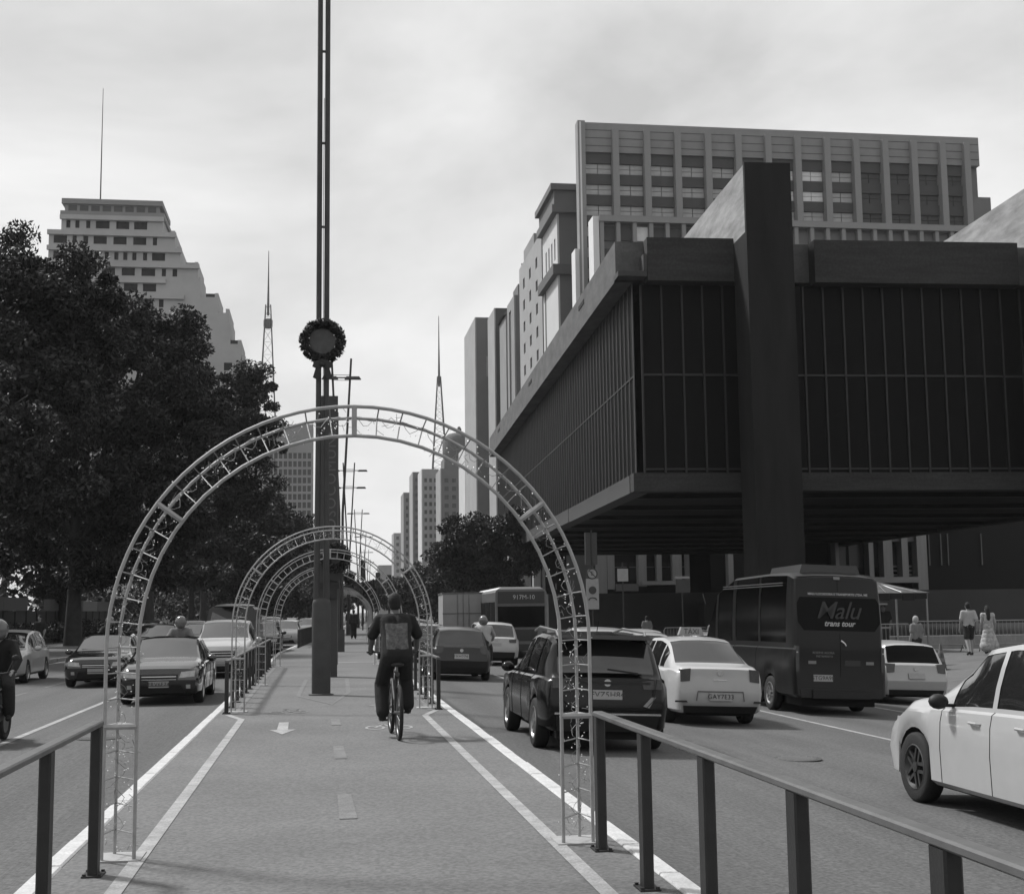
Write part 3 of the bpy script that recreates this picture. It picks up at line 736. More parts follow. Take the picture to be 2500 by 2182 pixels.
SUV = dict(L=4.25, W=1.80, H=1.58, r=.335, ro=.78, fo=.82, cowl=3.08, rf=2.30, rr=.42, rwb=.12, rw=.76, sill=.28,
    zt=[(0,.98),(.12,1.03),(.42,1.50),(.8,1.56),(1.6,1.58),(2.30,1.52),(3.08,1.06),(3.8,.99),(4.12,.92),(4.25,.86)],
    zb=[(0,.93),(.3,.98),(1.6,.96),(3.08,.94),(3.8,.90),(4.25,.79)], side=[(.50,.95),(1.02,1.78),(1.86,2.72)],
    lights=[(.62,.94),(.99,.98),(.99,.84),(.66,.84)], heads=[(.56,.66),(.97,.69),(.98,.80),(.6,.77)], grille=(.56,.74), bump=(.28,.50), plate_z=.76, emblem_z=.92,
    seams=[1.0,1.84,2.85], handles=[1.22,2.05], rear=[(.2,.12),(.45,.0),(.60,.0),(.70,.05),(1.0,.07)])
HATCH = dict(L=3.95, W=1.70, H=1.46, r=.30, ro=.66, fo=.78, cowl=2.90, rf=2.12, rr=.40, rwb=.12, rw=.74, sill=.22,
    zt=[(0,.90),(.12,.94),(.40,1.38),(.8,1.43),(1.5,1.46),(2.12,1.40),(2.90,.97),(3.5,.90),(3.84,.82),(3.95,.75)],
    zb=[(0,.86),(.3,.90),(1.5,.88),(2.9,.85),(3.5,.81),(3.95,.68)], side=[(.48,.9),(.98,1.68),(1.76,2.55)],
    lights=[(.70,.93),(.99,.94),(.99,.72),(.74,.74)], heads=[(.55,.57),(.97,.60),(.98,.71),(.6,.68)], grille=(.52,.64), bump=(.22,.34), plate_z=.66, emblem_z=.82,
    seams=[.95,1.72,2.65], handles=[1.15,1.95])
SEDAN = dict(L=4.35, W=1.66, H=1.52, r=.30, ro=.86, fo=.80, cowl=3.25, rf=2.52, rr=1.30, rwb=.62, rw=.74, sill=.22, tap=.10,
    zt=[(0,.96),(.10,1.00),(.55,1.04),(.62,1.05),(1.30,1.44),(1.7,1.50),(2.52,1.48),(3.25,1.02),(3.9,.95),(4.22,.87),(4.35,.80)],
    zb=[(0,.90),(.3,.95),(1.8,.93),(3.25,.90),(3.9,.86),(4.35,.73)], side=[(1.0,1.28),(1.34,2.05),(2.13,2.95)],
    lights=[(.74,.97),(.995,.95),(.995,.74),(.76,.76)], heads=[(.55,.60),(.97,.63),(.98,.76),(.6,.73)], grille=(.52,.68), bump=(.22,.34), plate_z=.50, emblem_z=.90,
    seams=[1.32,2.09,3.0], handles=[1.5,2.32], rear=[(.2,.10),(.35,.0),(.55,.0),(.66,.05),(1.0,.06)])
VAN = dict(plate=0, ys=1.15, L=6.6, W=2.02, H=2.86, r=.35, ro=1.25, fo=.95, cowl=5.55, rf=4.72, rr=.05, rwb=.02, rw=.90, sill=.34, tap=.05,
    zt=[(0,2.72),(.05,2.77),(.5,2.84),(1.5,2.86),(3.6,2.82),(4.72,2.52),(5.55,1.42),(6.2,1.22),(6.5,1.15),(6.6,1.1)],
    zb=[(0,1.30),(3.0,1.28),(5.55,1.22),(6.2,1.1),(6.6,1.02)], side=[(.5,1.9),(2.0,3.4),(3.6,4.6),(4.75,5.35)],
    lights=[(.93,1.35),(1.0,1.35),(1.0,.85),(.93,.85)], heads=[(.5,.8),(.95,.85),(.97,1.1),(.7,1.05)], grille=(.6,.95), bump=(.34,.52), plate_z=.72, emblem_z=1.3,
    seams=[2.0,3.5,4.7], handles=[4.5], rear=[(.3,.0),(.5,.0),(.6,.05),(1.3,.06),(2.0,.12),(2.75,.26)], mirror='black_plastic')

# --- black suv in the near right lane
e, K = car('suv', 'black suv next to the path, behind the right leg of the near arch', 'suv', SUV, 3.74, 17.6, 'paint_black', plate='FVZ5H84', rimm='rim')
for sx in (1,-1):
    MB().tube([(sx*.60,-1.75,1.46),(sx*.62,-1.55,1.585),(sx*.62,-.2,1.625),(sx*.6,.35,1.565)], .018, 8).build('roof_rail', 'metal_pale', e, True)
K['panel']('chrome_strip', 'chrome', [(-.72,.50),(.72,.50),(.72,.525),(-.72,.525)], 0, .02, .02)
K['panel']('tailgate_trim', 'black_plastic', [(-.58,.90),(.58,.90),(.58,.935),(-.58,.935)], 0, .02, .02)
b = MB(); b.box(-.12,.3,-2.015,-1.99,1.075,1.10,Matrix.Rotation(.12,4,'Y')); b.build('rear_wiper', 'black_plastic', e)
b = MB(); b.prism([(-.64,1.49),(.64,1.49),(.60,1.545),(-.60,1.545)], lambda x,z: (x,-1.86-(.1 if z < 1.52 else .02),z), lambda x,z: (x,-1.55,z+.01)); b.build('roof_spoiler', 'paint_black', e)
K['panel']('rear_patch', 'metal_pale', [(.48,.62),(.60,.74),(.66,.74),(.56,.6)], 0, .015, .02)  # pale slanted patch low on the tailgate
MB().tube([(-.66,-2.125,.98),(-.62,-2.13,.7),(-.5,-2.132,.58),(.5,-2.132,.58),(.62,-2.13,.7),(.66,-2.125,.98)], .006, 5).build('tailgate_gap', 'underbody', e)
b = MB(); b.tube([(0,-1.3,1.58),(0,-1.42,1.74)], .006, 5); b.build('aerial', 'black_plastic', e)
# --- white taxi
e, K = car('taxi', 'white saloon taxi with roof sign, right behind the black suv', 'taxi', dict(SEDAN, W=1.63), 6.74, 22.4, 'paint_white', plate='GAY7E33')
b = MB(); b.prism([(-.24,1.51),(.24,1.51),(.19,1.66),(-.19,1.66)], lambda x,z: (x,-.30,z), lambda x,z: (x,-.18,z)); b.build('taxi_sign', 'sign_white', e)
text_on('TÁXI', .13, 'sign_dark', e, (0,-.302,1.58), (PI/2,0,0), 'taxi_lettering')
MB().tube([(-.62,-2.112,.96),(-.55,-2.118,.68),(-.44,-2.12,.62),(.44,-2.12,.62),(.55,-2.118,.68),(.62,-2.112,.96)], .007, 5).build('boot_gap', 'underbody', e)
MB().tube([(-.42,-2.178,.43),(-.40,-2.18,.585),(.40,-2.18,.585),(.42,-2.178,.43)], .010, 5).build('plate_recess', 'rail_top', e)
K['panel']('key_lock', 'chrome', [(-.12,.775),(.12,.775),(.12,.79),(-.12,.79)], 0, .012, .01)
for sx in (1,-1): K['panel']('rear_patch', 'black_plastic', [(sx*.58,.40),(sx*.80,.40),(sx*.80,.43),(sx*.60,.43)], 0, .014, .02)  # dark bumper reflectors
# --- van
e, K = car('van', 'tall black passenger van with script lettering on its rear window', 'van', VAN, 10.18, 25.6, 'paint_van', glass='tint_glass', plate='')
K['panel']('rear_window', 'tint_glass', [(-.74,1.66),(.74,1.66),(.86,1.82),(.86,2.20),(.80,2.32),(-.80,2.32),(-.86,2.20),(-.86,1.82)], 0, .012, .03, .02)
ryv = K['ry']
def vtext(t, size, m, x, z, **k):
    sl = math.atan((ryv(z+.1)-ryv(z-.1))/.2)
    return text_on(t, size, m, e, (x, ryv(z)-.016-k.pop('lift',.0), z), (PI/2-sl,0,0), 'lettering', **k)
vtext('Malu', .50, 'lettering_dim', -.03, 2.05, shear=.38, bold=.001, spacing=.95)
vtext('trans tour', .155, 'lettering_bright', .0, 1.80, shear=.3, bold=.004)
vtext('MALU LOCADORA E TRANSPORTE LTDA. ME', .062, 'lettering_bright', .0, 2.385, bold=.002)
vtext('RESERVE AGORA', .06, 'metal_pale', -.35, 1.22); vtext('FRETAMENTO', .055, 'metal_pale', -.33, 1.15)
for xx in (-.58,.62):
    K['panel']('reflector_strip', 'metal_pale', [(xx-.08,1.0),(xx+.08,1.0),(xx+.08,1.06),(xx-.08,1.06)], 0, .012, .02, 0)
K['panel']('faint_sticker', 'paint_charcoal', [(.1,.97),(.42,.97),(.42,1.08),(.1,1.08)], 0, .010, .02, 0)
K['panel']('number_plate', 'plate', [(-.56,.66),(-.16,.66),(-.16,.79),(-.56,.79)], 0, .022, .02, 0)
text_on('STG9A98', .112, 'plate_ink', e, (-.36, ryv(.72)-.0245, .725), (PI/2,0,0), 'plate_number', spacing=1.05)
b = MB(); b.tube([(.02,ryv(1.45)-.02,1.47),(.08,ryv(1.4)-.035,1.42),(.12,ryv(1.38)-.02,1.37)], .018, 6); b.build('door_handle', 'chrome', e)
MB().tube([(.01,ryv(z_)-.004,z_) for z_ in (.6,1.0,1.3,1.6)], .006, 4).build('door_gap', 'underbody', e); MB().tube([(.01,ryv(z_)-.004,z_) for z_ in (2.34,2.5,2.7)], .006, 4).build('door_gap', 'underbody', e)
b = MB(); b.prism([(-.66,2.81),(.66,2.81),(.60,2.99),(-.60,2.99)], lambda x,z: (x*.98,-3.2+.1*(z-2.81),z), lambda x,z: (x*.9,-1.2,z-.02)); me = b.mesh('x'); fix(me); obj('air_conditioner', me, 'paint_charcoal', e)
b = MB(); b.box(-.06,.06,ryv(2.7)-.03,ryv(2.7)+.05,2.68,2.74); b.build('brake_lamp', 'metal_pale', e)
for sx in (1,-1):
    for zz_ in (2.55,2.60): MB().tube([(sx*.965,-3.1,zz_),(sx*.965,1.0,zz_-.01)], .01, 5).build('roof_gutter', 'rail_top', e)
MB().tube([(-.92,2.6,2.2),(-.95,2.75,2.45)], .012, 5).build('aerial', 'black_plastic', e)
b = MB(); b.box(-.6,.6,ryv(.4)-.06,ryv(.4)+.1,.33,.5); b.build('rear_step', 'black_plastic', e)
# --- white car beyond the van and white car in the right foreground
e, K = car('hatchback', 'white hatchback just right of the black van, dark rear window', 'car', dict(HATCH, W=1.74), 13.62, 29.6, 'paint_white', glass='tint_glass', plate='')
e, K = car('hatchback', 'white hatchback cut off at the right, its front wheel and black mirror showing', 'car', dict(HATCH, L=4.1, cowl=2.95, r=.35, zs=1.15, mirror='black_plastic', handle='paint_white'), 6.80, 9.85, 'paint_white', rimm='rim_dark')
# --- traffic ahead on the right
car('hatchback', 'dark hatchback ahead of the black suv, behind the path railing', 'car', HATCH, 3.76, 36.6, 'paint_dark', plate='EXH2741', lod=1)
car('suv', 'white suv ahead, between the motorcyclist and the bus', 'suv', SUV, 6.25, 48.5, 'paint_white', lod=1)
car('suv', 'pale suv whose roof rails show above the black suv', 'suv', dict(SUV, H=1.62), 6.8, 31.5, 'paint_silver', lod=1)
car('hatchback', 'white hatchback whose roof shows behind the taxi sign', 'car', HATCH, 9.15, 37.0, 'paint_white', lod=0)
car('suv', 'dark suv hidden half behind the cyclist in the lane along the path', 'suv', SUV, 3.85, 62.0, 'paint_charcoal', lod=0)
car('hatchback', 'pale small car far ahead, left of the cyclist', 'car', HATCH, 4.2, 118.0, 'paint_silver', lod=0)
# --- oncoming on the left
car('saloon', 'black saloon coming towards us, nearest on the left, plate on its bumper', 'car', dict(SEDAN, W=1.70, zs=.91), -3.28, 28.2, 'paint_gloss', PI, plate='FRV6E74', front=True, z=-.15)
car('saloon', 'dark grey car with one bright headlight behind the left leg of the near arch', 'car', dict(HATCH, W=1.7, zs=.94), -5.72, 35.6, 'paint_gloss', PI, front=True, z=-.15, plate='')
car('suv', 'white suv coming towards us behind the second arch leg', 'suv', dict(SUV, zs=1.05), -2.85, 39.3, 'paint_white', PI, front=True, z=-.15, lod=1)
car('suv', 'dark suv with round headlights behind the long left railing', 'suv', dict(SUV, W=1.76), -2.55, 55.5, 'paint_dark', PI, front=True, z=-.15, lod=1)
car('hatchback', 'small white hatchback coming out of the distance on the left', 'car', HATCH, -2.7, 73, 'paint_white', PI, front=True, z=-.15, lod=0)
car('hatchback', 'small grey car behind the white hatchback on the left', 'car', HATCH, -2.7, 96, 'paint_silver', PI, front=True, z=-.15, lod=0)
car('hatchback', 'white car parked at the left kerb, cut by the edge of the photo', 'car', HATCH, -8.9, 38.2, 'paint_white', PI, front=True, z=-.15, lod=0)
car('saloon', 'dark car in the far left lane, low behind the grey car', 'car', SEDAN, -5.8, 47.5, 'paint_dark', PI, front=True, z=-.15, lod=0)
car('hatchback', 'dark car far down the left lanes', 'car', HATCH, -5.8, 84, 'paint_dark', PI, front=True, z=-.15, lod=0)
for kind, sp_, x_, y_, pm, rz_, lab in (
    ('hatchback', HATCH, -5.8, 60, 'paint_silver', PI, 'silver car in the middle left lane behind the dark low car'),
    ('suv', SUV, -8.7, 64, 'paint_dark', PI, 'dark suv in the kerb lane on the left under the trees'),
    ('hatchback', HATCH, -5.7, 71, 'paint_white', PI, 'white car fourth back in the middle left lane'),
    ('saloon', SEDAN, -2.7, 112, 'paint_dark', PI, 'dark saloon far down the left lane along the path'),
    ('hatchback', HATCH, -8.6, 80, 'paint_silver', PI, 'silver car far back in the left kerb lane'),
    ('suv', SUV, -5.7, 100, 'paint_white', PI, 'white suv far down the middle left lane'),
    ('hatchback', HATCH, 3.9, 50, 'paint_gloss', 0, 'dark car two ahead of the black suv in the lane along the path'),
    ('hatchback', HATCH, 3.9, 74, 'paint_white', 0, 'white car far ahead in the lane along the path'),
    ('suv', SUV, 4.0, 90, 'paint_dark', 0, 'dark suv far ahead in the lane along the path'),
    ('hatchback', HATCH, 12.3, 41, 'paint_silver', 0, 'silver car ahead of the van, showing left of its windscreen'),
    ('saloon', SEDAN, 9.4, 44.5, 'paint_dark', 0, 'dark saloon ahead, low between the pale suv roof and the van'),
    ('hatchback', HATCH, 12.3, 50, 'paint_white', 0, 'white car in the kerb lane ahead of the silver car')):
    car(kind, lab, 'car' if kind != 'suv' else 'suv', sp_, x_, y_, pm, rz_, front=rz_ > 1, lod=0)
# ---------------------------------------------------------------- big boxes: buses and truck
def bus(label, x, yr, L, W, H, paint, route='', rz=0.0, windows=5):
    z = road_z(x); e = thing('bus', label, 'bus', (x+bend(yr), yr, z), rz or brot(yr))
    b = MB(); c = .14
    sec = [(-W/2,.35),(W/2,.35),(W/2,H-c),(W/2-c*.4,H-c*.35),(W/2-c,H),(-W/2+c,H),(-W/2+c*.4,H-c*.35),(-W/2,H-c)]
    b.prism(sec, lambda a,zz: (a*.985,0.06 if zz > 2.0 else 0,zz), lambda a,zz: (a,L,zz)); me = b.mesh('body'); fix(me); obj('body', me, paint, e, 30)
    b = MB(); b.prism([(-W/2+.1,H-.02),(W/2-.1,H-.02),(W/2-.3,H+.10),(-W/2+.3,H+.10)], lambda a,zz: (a,.25,zz), lambda a,zz: (a,L-.3,zz)); me = b.mesh('roof'); fix(me); obj('roof', me, 'bus_roof', e)
    b = MB(); b.box(-W/2+.12,W/2-.12,-.012,.2,H-.62,H-.1); b.build('sign_panel', 'bus_dark', e)
    b = MB(); b.box(-W/2+.12,W/2-.12,-.012,.2,1.35,H-.75); b.build('rear_window', 'tint_glass', e)
    b = MB(); b.box(-W/2+.1,W/2-.1,-.03,.2,H-.74,H-.66); b.build('rear_ledge', 'rail_top', e)
    b = MB(); b.box(-W/2+.05,W/2-.05,-.05,.3,.32,.62); b.build('bumper', 'bus_dark', e)
    b = MB(); b.box(-W/2+.45,W/2-.45,-.02,.1,.75,1.25); b.build('engine_grille', 'bus_dark', e)
    if route: text_on(route, .27, 'lettering_bright', e, (.12,-.016,H-.36), (PI/2,0,0), 'route_number')
    for sx in (1,-1):
        b = MB(); b.box(sx*(W/2-.16)-.07, sx*(W/2-.16)+.07, -.03,.1,.8,1.15); b.build('tail_light', 'tail_lens', e)
        w0 = L/windows
        for k in range(windows):
            b = MB(); xa = sx*(W/2-.03); b.box(min(xa,xa+sx*.04), max(xa,xa+sx*.04), w0*k+.3, w0*(k+1)-.12, 1.25, H-.55); b.build('side_window', 'dark_glass', e)
    ty, ri = wheel_meshes(.48, 'rim_dark')
    for yy in (2.3, L-2.6):
        for sx in (1,-1): wo_ = inst('wheel', ty, e, (sx*(W/2-.13), yy, .48), (0,0,0 if sx > 0 else PI)); inst('rim', ri, wo_)
    return e
bus('grey city bus with a route number over its dark rear window', 8.5, 58, 12.5, 2.3, 3.0, 'bus_paint', '917M-10')
bus('darker bus ahead of the numbered bus, showing beside the box truck', 8.6, 84, 12, 2.3, 3.05, 'bus_dark', '')
t = thing('box_truck', 'light grey box truck behind the dark hatchback', 'truck', (6.45+bend(66), 66, road_z(6.6)), brot(66))
b = MB(); b.box(-1.0,1.0,0,5.0,.85,2.85); b.build('cargo_box', 'canvas_box', t)
for xx in (-.28,.0,.28):
    b = MB(); b.tube([(xx,-.03,.9),(xx,-.03,2.8)], .018, 6); b.build('lock_bar', 'metal_pale', t)
b = MB(); b.box(-1.02,1.02,-.02,0.1,1.86,1.90); b.build('door_strap', 'rail_top', t); b = MB(); b.box(-1.03,1.03,-.03,5.02,2.84,2.92); b.build('roof_frame', 'rail_top', t)
b = MB(); b.box(-.85,.85,.05,6.6,.5,.84); b.build('chassis', 'black_plastic', t); b = MB(); b.frus(0,5.9,.6,2.4,.95,.75,.9,.6); b.build('cab', 'paint_white', t)
b = MB(); b.box(-.9,.9,-.1,.05,.45,.62); b.build('bumper', 'black_plastic', t)
ty, ri = wheel_meshes(.42, 'rim_dark')
for yy in (1.2, 5.8):
    for sx in (1,-1): wo_ = inst('wheel', ty, t, (sx*.85, yy, .42), (0,0,0 if sx > 0 else PI)); inst('rim', ri, wo_)
t = thing('minibus', 'high-roofed dark minibus with a pale roof rack behind the white suv', 'van', (-3.35, 50.5, -.15))
b = MB(); sec = [(-.95,.35),(.95,.35),(.98,1.2),(.85,1.98),(.75,2.08),(-.75,2.08),(-.85,1.98),(-.98,1.2)]
b.prism(sec, lambda a,zz: (a,.0+(.95*max(0,zz-1.0) if zz > 1.0 else 0),zz), lambda a,zz: (a,5.4,zz)); me = b.mesh('x'); fix(me); obj('body', me, 'paint_dark', t, 30)
b = MB(); b.add([(-.82,.22,1.2),(.82,.22,1.2),(.72,.86,1.9),(-.72,.86,1.9)], [(0,1,2,3)]); b.build('windscreen', 'car_glass', t)
b = MB(); b.ell((0,2.6,2.12),(.78,1.9,.10),16,8); b.build('roof_box', 'metal_pale', t, True)
ty, ri = wheel_meshes(.34, 'rim_dark')
for yy in (.95, 4.2):
    for sx in (1,-1): wo_ = inst('wheel', ty, t, (sx*.84, yy, .34), (0,0,0 if sx > 0 else PI)); inst('rim', ri, wo_)
b = MB(); b.box(-.7,-.4,-.03,.1,.62,.82); b.build('headlight', 'head_lens', t); b = MB(); b.box(.4,.7,-.03,.1,.62,.82); b.build('headlight', 'head_lens', t)
# ================================================================ PEOPLE
def person(label, loc, rz, J, top='cloth_black', legs='cloth_dark', skin='skin', hair='hair', shoes='cloth_black', vox=.02, sleeve=.75, shorts=False, dress=False, longhair=False, helmet=None, group=None, hands=True, cat='person', bulk=1.0):
    """J: joints in a local frame, facing +y.  body = one continuous remeshed figure; clothes and hair are children"""
    e = thing('person', label, cat, loc, rz, group)
    V = {k: Vector(v) for k, v in J.items()}
    up = (V['neck'] - V['pelvis']).normalized()
    mid = V['pelvis'].lerp(V['neck'], .5); B = bulk
    def torso(b, o=0.0, low=True):
        side = (V['shR'] - V['shL']).normalized(); sw = (V['shR']-V['shL']).length/2
        for s in (-1, 1):
            b.cap(V['pelvis'] + side*s*.075*B, .105*B+o, V['pelvis'].lerp(V['neck'],.45) + side*s*.065*B, .10*B+o)
            b.cap(V['pelvis'].lerp(V['neck'],.45) + side*s*.065*B, .10*B+o, V['pelvis'].lerp(V['neck'],.82) + side*s*(sw-.11), .105*B+o)
            b.cap(V['neck'] - up*.06 + side*s*.03, .07+o, V['shL' if s < 0 else 'shR'], .062*B+o)
    def arm(b, s, o=0.0, frac=1.0):
        sh, el, wr = V['sh'+s], V['el'+s], V['wr'+s]
        if frac < 1: b.cap(sh, .058*B+o, sh.lerp(el, frac), .052*B+o*1.3)
        else:
            b.cap(sh, .055*B+o, el, .043*B+o); b.cap(el, .043*B+o, wr, .031*B+o)
    def leg(b, s, o=0.0, frac=2.0, bag=0.0):
        hp, kn, an = V['hp'+s], V['kn'+s], V['an'+s]
        if frac <= 1: b.cap(hp, .092*B+o, hp.lerp(kn, frac), .072*B+o*1.6)
        else:
            b.cap(hp, .09*B+o, kn, .062*B+o+bag*.6); b.cap(kn, .062*B+o+bag*.6, kn.lerp(an,.35), .058*B+o+bag); b.cap(kn.lerp(an,.35), .058*B+o+bag, kn.lerp(an, min(1,frac-1)), .040*B+o*1.7+bag)
    body = MB(); torso(body); hd = V['head']; f = V.get('face', Vector((0,1,0))).normalized() if 'face' in V else Vector((0,1,0))
    body.cap(V['neck']-up*.03, .058, hd-Vector((0,0,.06)), .052)
    body.ell(hd, (.076,.095,.118), 14, 10); body.ell(hd+f*.03-Vector((0,0,.06)), (.058,.066,.062), 12, 8)
    body.cap(hd+f*.095+Vector((0,0,.01)), .012, hd+f*.108-Vector((0,0,.022)), .016)
    sd = f.cross(Vector((0,0,1))).normalized()
    for s in (-1,1): body.ell(hd+sd*s*.078-Vector((0,0,.012)), (.012,.022,.032), 8, 6)
    for s in 'LR':
        arm(body, s); leg(body, s)
        an, to = V['an'+s], V['to'+s]
        body.cap(an, .036, to, .030); body.cap(an-Vector((0,0,.02)), .034, an.lerp(to,.2)-Vector((0,0,.02)), .03)
        wr = V['wr'+s]; d = (wr - V['el'+s]).normalized(); hdv = V.get('hd'+s, d); hdv = hdv.normalized()
        palm = wr + hdv*.075; body.cap(wr, .028, palm, .032); out = hdv.cross(Vector((0,0,1))); out = out.normalized() if out.length > .2 else Vector((1,0,0))
        if hands:
            for q, ln in zip((-1.5,-.5,.5,1.5), (.062,.075,.072,.056)):
                p0 = palm + out*q*.017 + hdv*.01; p1 = p0 + hdv*ln*.55 - Vector((0,0,.012)); p2 = p1 + hdv*ln*.2 - Vector((0,0,ln*.45))
                body.cap(p0,.0105,p1,.0095,6); body.cap(p1,.0095,p2,.008,6)
            sg = 1 if s == 'L' else -1
            body.cap(wr+hdv*.03+out*sg*.02,.012, wr+hdv*.075+out*sg*.05-Vector((0,0,.01)),.010,6)
    obj('body', remesh(body, vox*.8, 2, 'body'), skin, e)
    b = MB(); torso(b, .016)
    for s in 'LR': arm(b, s, .016, sleeve)
    if dress:
        for k in range(5):
            t = k/4; b.cap(V['pelvis'].lerp((V['anL']+V['anR'])/2+Vector((0,0,.18)), t)+Vector((-.04-.07*t,0,0)), .12+.10*t, V['pelvis'].lerp((V['anL']+V['anR'])/2+Vector((0,0,.18)), t)+Vector((.04+.07*t,0,0)), .12+.10*t)
    obj('dress' if dress else 'shirt', remesh(b, vox, 3, 'shirt'), top, e)
    if not dress:
        b = MB(); side = (V['hpR']-V['hpL']).normalized()
        b.cap(V['pelvis']-side*.075, .122*B, V['pelvis']+side*.075, .122*B)
        for s in 'LR': leg(b, s, .014, .8 if shorts else 1.90, .018)
        obj('shorts' if shorts else 'trousers', remesh(b, vox, 3, 'trousers'), legs, e)
    for s in 'LR':
        b = MB(); an, to = V['an'+s], V['to'+s]; b.cap(an-Vector((0,0,.015)), .048, to, .040); b.cap(an-Vector((0,0,.035)), .044, an.lerp(to,.3)-Vector((0,0,.02)), .042)
        obj('shoe', remesh(b, vox*.8, 1, 'shoe'), shoes, e)
    b = MB()
    if helmet:
        b.ell(hd+Vector((0,0,.02)), (.15,.17,.165), 16, 10); b.ell(hd+f*.06-Vector((0,0,.04)), (.11,.11,.10), 12, 8); obj('helmet', remesh(b, vox, 2, 'helmet'), helmet, e)
    else:
        b.ell(hd-f*.018+Vector((0,0,.032)), (.090,.100,.106), 14, 10)
        b.ell(hd-f*.045-Vector((0,0,.03)), (.075,.06,.075), 12, 8)
        if longhair: b.cap(hd-f*.06, .085, V['neck']-f*.09-Vector((0,0,.16)), .075)
        obj('hair', remesh(b, vox*.8, 2, 'hair'), hair, e)
    return e
def stand(h=1.74, step=0.0, arm=.05):
    k = h/1.74; s = step
    J = dict(pelvis=(0,0,.96), neck=(0,.02,1.46), head=(0,.03,1.62), shL=(-.185,.0,1.42), shR=(.185,.0,1.42), elL=(-.245,-.04+s*.25,1.14), elR=(.245,-.04-s*.25,1.14),
             wrL=(-.25,.05+s*.35,.90), wrR=(.25,.05-s*.35,.90), hpL=(-.09,0,.93), hpR=(.09,0,.93), knL=(-.1,.06-s*.30,.51), knR=(.1,.06+s*.35,.51),
             anL=(-.1,-.04-s*.75,.10+abs(s)*.1), anR=(.1,-.04+s*.55,.09), toL=(-.11,.12-s*.75,.045+abs(s)*.02), toR=(.11,.13+s*.55,.04))
    return {a: tuple(c*k for c in b) for a, b in J.items()}
# the cyclist
CX, CY = .93, 17.35
cyc_rz = math.radians(2.5)
J = dict(pelvis=(0,-.28,1.02), neck=(.0,-.03,1.53), head=(.0,.03,1.69), face=(0,1,-.1), shL=(-.195,-.03,1.475), shR=(.195,-.03,1.475), elL=(-.285,-.01,1.29), elR=(.285,-.01,1.29),
         wrL=(-.30,.17,1.10), wrR=(.30,.17,1.10), hdL=(.1,1,-.25), hdR=(-.1,1,-.25), hpL=(-.10,-.24,.99), hpR=(.10,-.24,.99), knL=(-.165,.10,.66), knR=(.155,.14,.74),
         anL=(-.165,-.12,.28), anR=(.165,-.03,.36), toL=(-.17,.05,.235), toR=(.17,.14,.33))
cyc = person('cyclist in black with a patterned print on the back, riding away along the path', (CX, CY, PATH_Z), cyc_rz, J, 'cloth_black', 'cloth_black', 'skin', vox=.014, sleeve=.98, bulk=1.08)
# printed square on the back of the shirt follows the back's curve
b = MB(); nx, nz = 12, 14; vs = []
def back_y(x, z):
    t = (z-1.02)/(1.53-1.02); yc = -.28 + t*.25; rad = .137; hwid = .105+.03*t
    ax = max(0, abs(x)-hwid*.7); return yc - math.sqrt(max(1e-4, rad*rad - ax*ax)) - .014
for i in range(nz+1):
    for j in range(nx+1):
        x = -.152 + .304*j/nx; z = 1.115 + .325*i/nz; vs.append((x*(.94+.06*i/nz), back_y(x, z), z))
b.add(vs, [(i*(nx+1)+j, i*(nx+1)+j+1, (i+1)*(nx+1)+j+1, (i+1)*(nx+1)+j) for i in range(nz) for j in range(nx)]); o = b.build('shirt_print', 'cloth_print', cyc, True)
sw = o.modifiers.new('on_shirt', 'SHRINKWRAP'); sw.target = [c for c in cyc.children if c.name.startswith('shirt') and c is not o][0]; sw.offset = .003; sw.wrap_mode = 'ABOVE_SURFACE'
# his bicycle
bk = thing('bicycle', 'dark bicycle under the cyclist, rear wheel towards us', 'bicycle', (CX, CY, PATH_Z), cyc_rz)
def bike_wheel(y, par, r=.34):
    b = MB(); n = 40
    b.tube([(0, y+(r-.02)*math.cos(2*PI*k/n), r+(r-.02)*math.sin(2*PI*k/n)) for k in range(n)], .024, 8, closed=True); w_ = b.build('wheel', 'tyre', par, True)
    b = MB(); b.tube([(0, y+(r-.05)*math.cos(2*PI*k/n), r+(r-.05)*math.sin(2*PI*k/n)) for k in range(n)], .011, 6, closed=True); o = b.build('rim', 'rim_dark', w_, True)
    b = MB()
    for k in range(28):
        a = 2*PI*k/28; sx = .03 if k % 2 else -.03; b.tube([(sx, y+.02*math.cos(a+1), r+.02*math.sin(a+1)), (0, y+(r-.055)*math.cos(a), r+(r-.055)*math.sin(a))], .0014, 3)
    b.tube([(-.06,y,r),(.06,y,r)], .018, 8); b.build('spokes', 'metal_pale', w_)
bike_wheel(-.52, bk); bike_wheel(.52, bk)
b = MB(); bb, st, hdt, hdb, ax = (0,-.09,.30), (0,-.26,.80), (0,.33,.86), (0,.36,.72), (0,-.52,.34)
for p, q, r_ in ((bb,st,.017),(bb,hdb,.019),(st,hdt,.016),(hdt,hdb,.02)): b.tube([p,q], r_, 8)
for sx in (-1,1):
    b.tube([(sx*.03,-.09,.30),(sx*.055,-.52,.34)], .010, 6); b.tube([(sx*.02,-.25,.78),(sx*.055,-.52,.34)], .009, 6); b.tube([(sx*.035,.37,.70),(sx*.045,.43,.5),(sx*.045,.52,.34)], .012, 6)
b.build('frame', 'rail_dark', bk, True)
b = MB(); b.tube([(0,-.27,.8),(0,-.29,.90)], .013, 8); b.build('seat_post', 'metal_pale', bk)
b = MB(); b.ell((0,-.36,.92),(.085,.11,.03),12,6); b.ell((0,-.22,.92),(.035,.13,.022),10,6); b.build('saddle', 'black_plastic', bk, True)
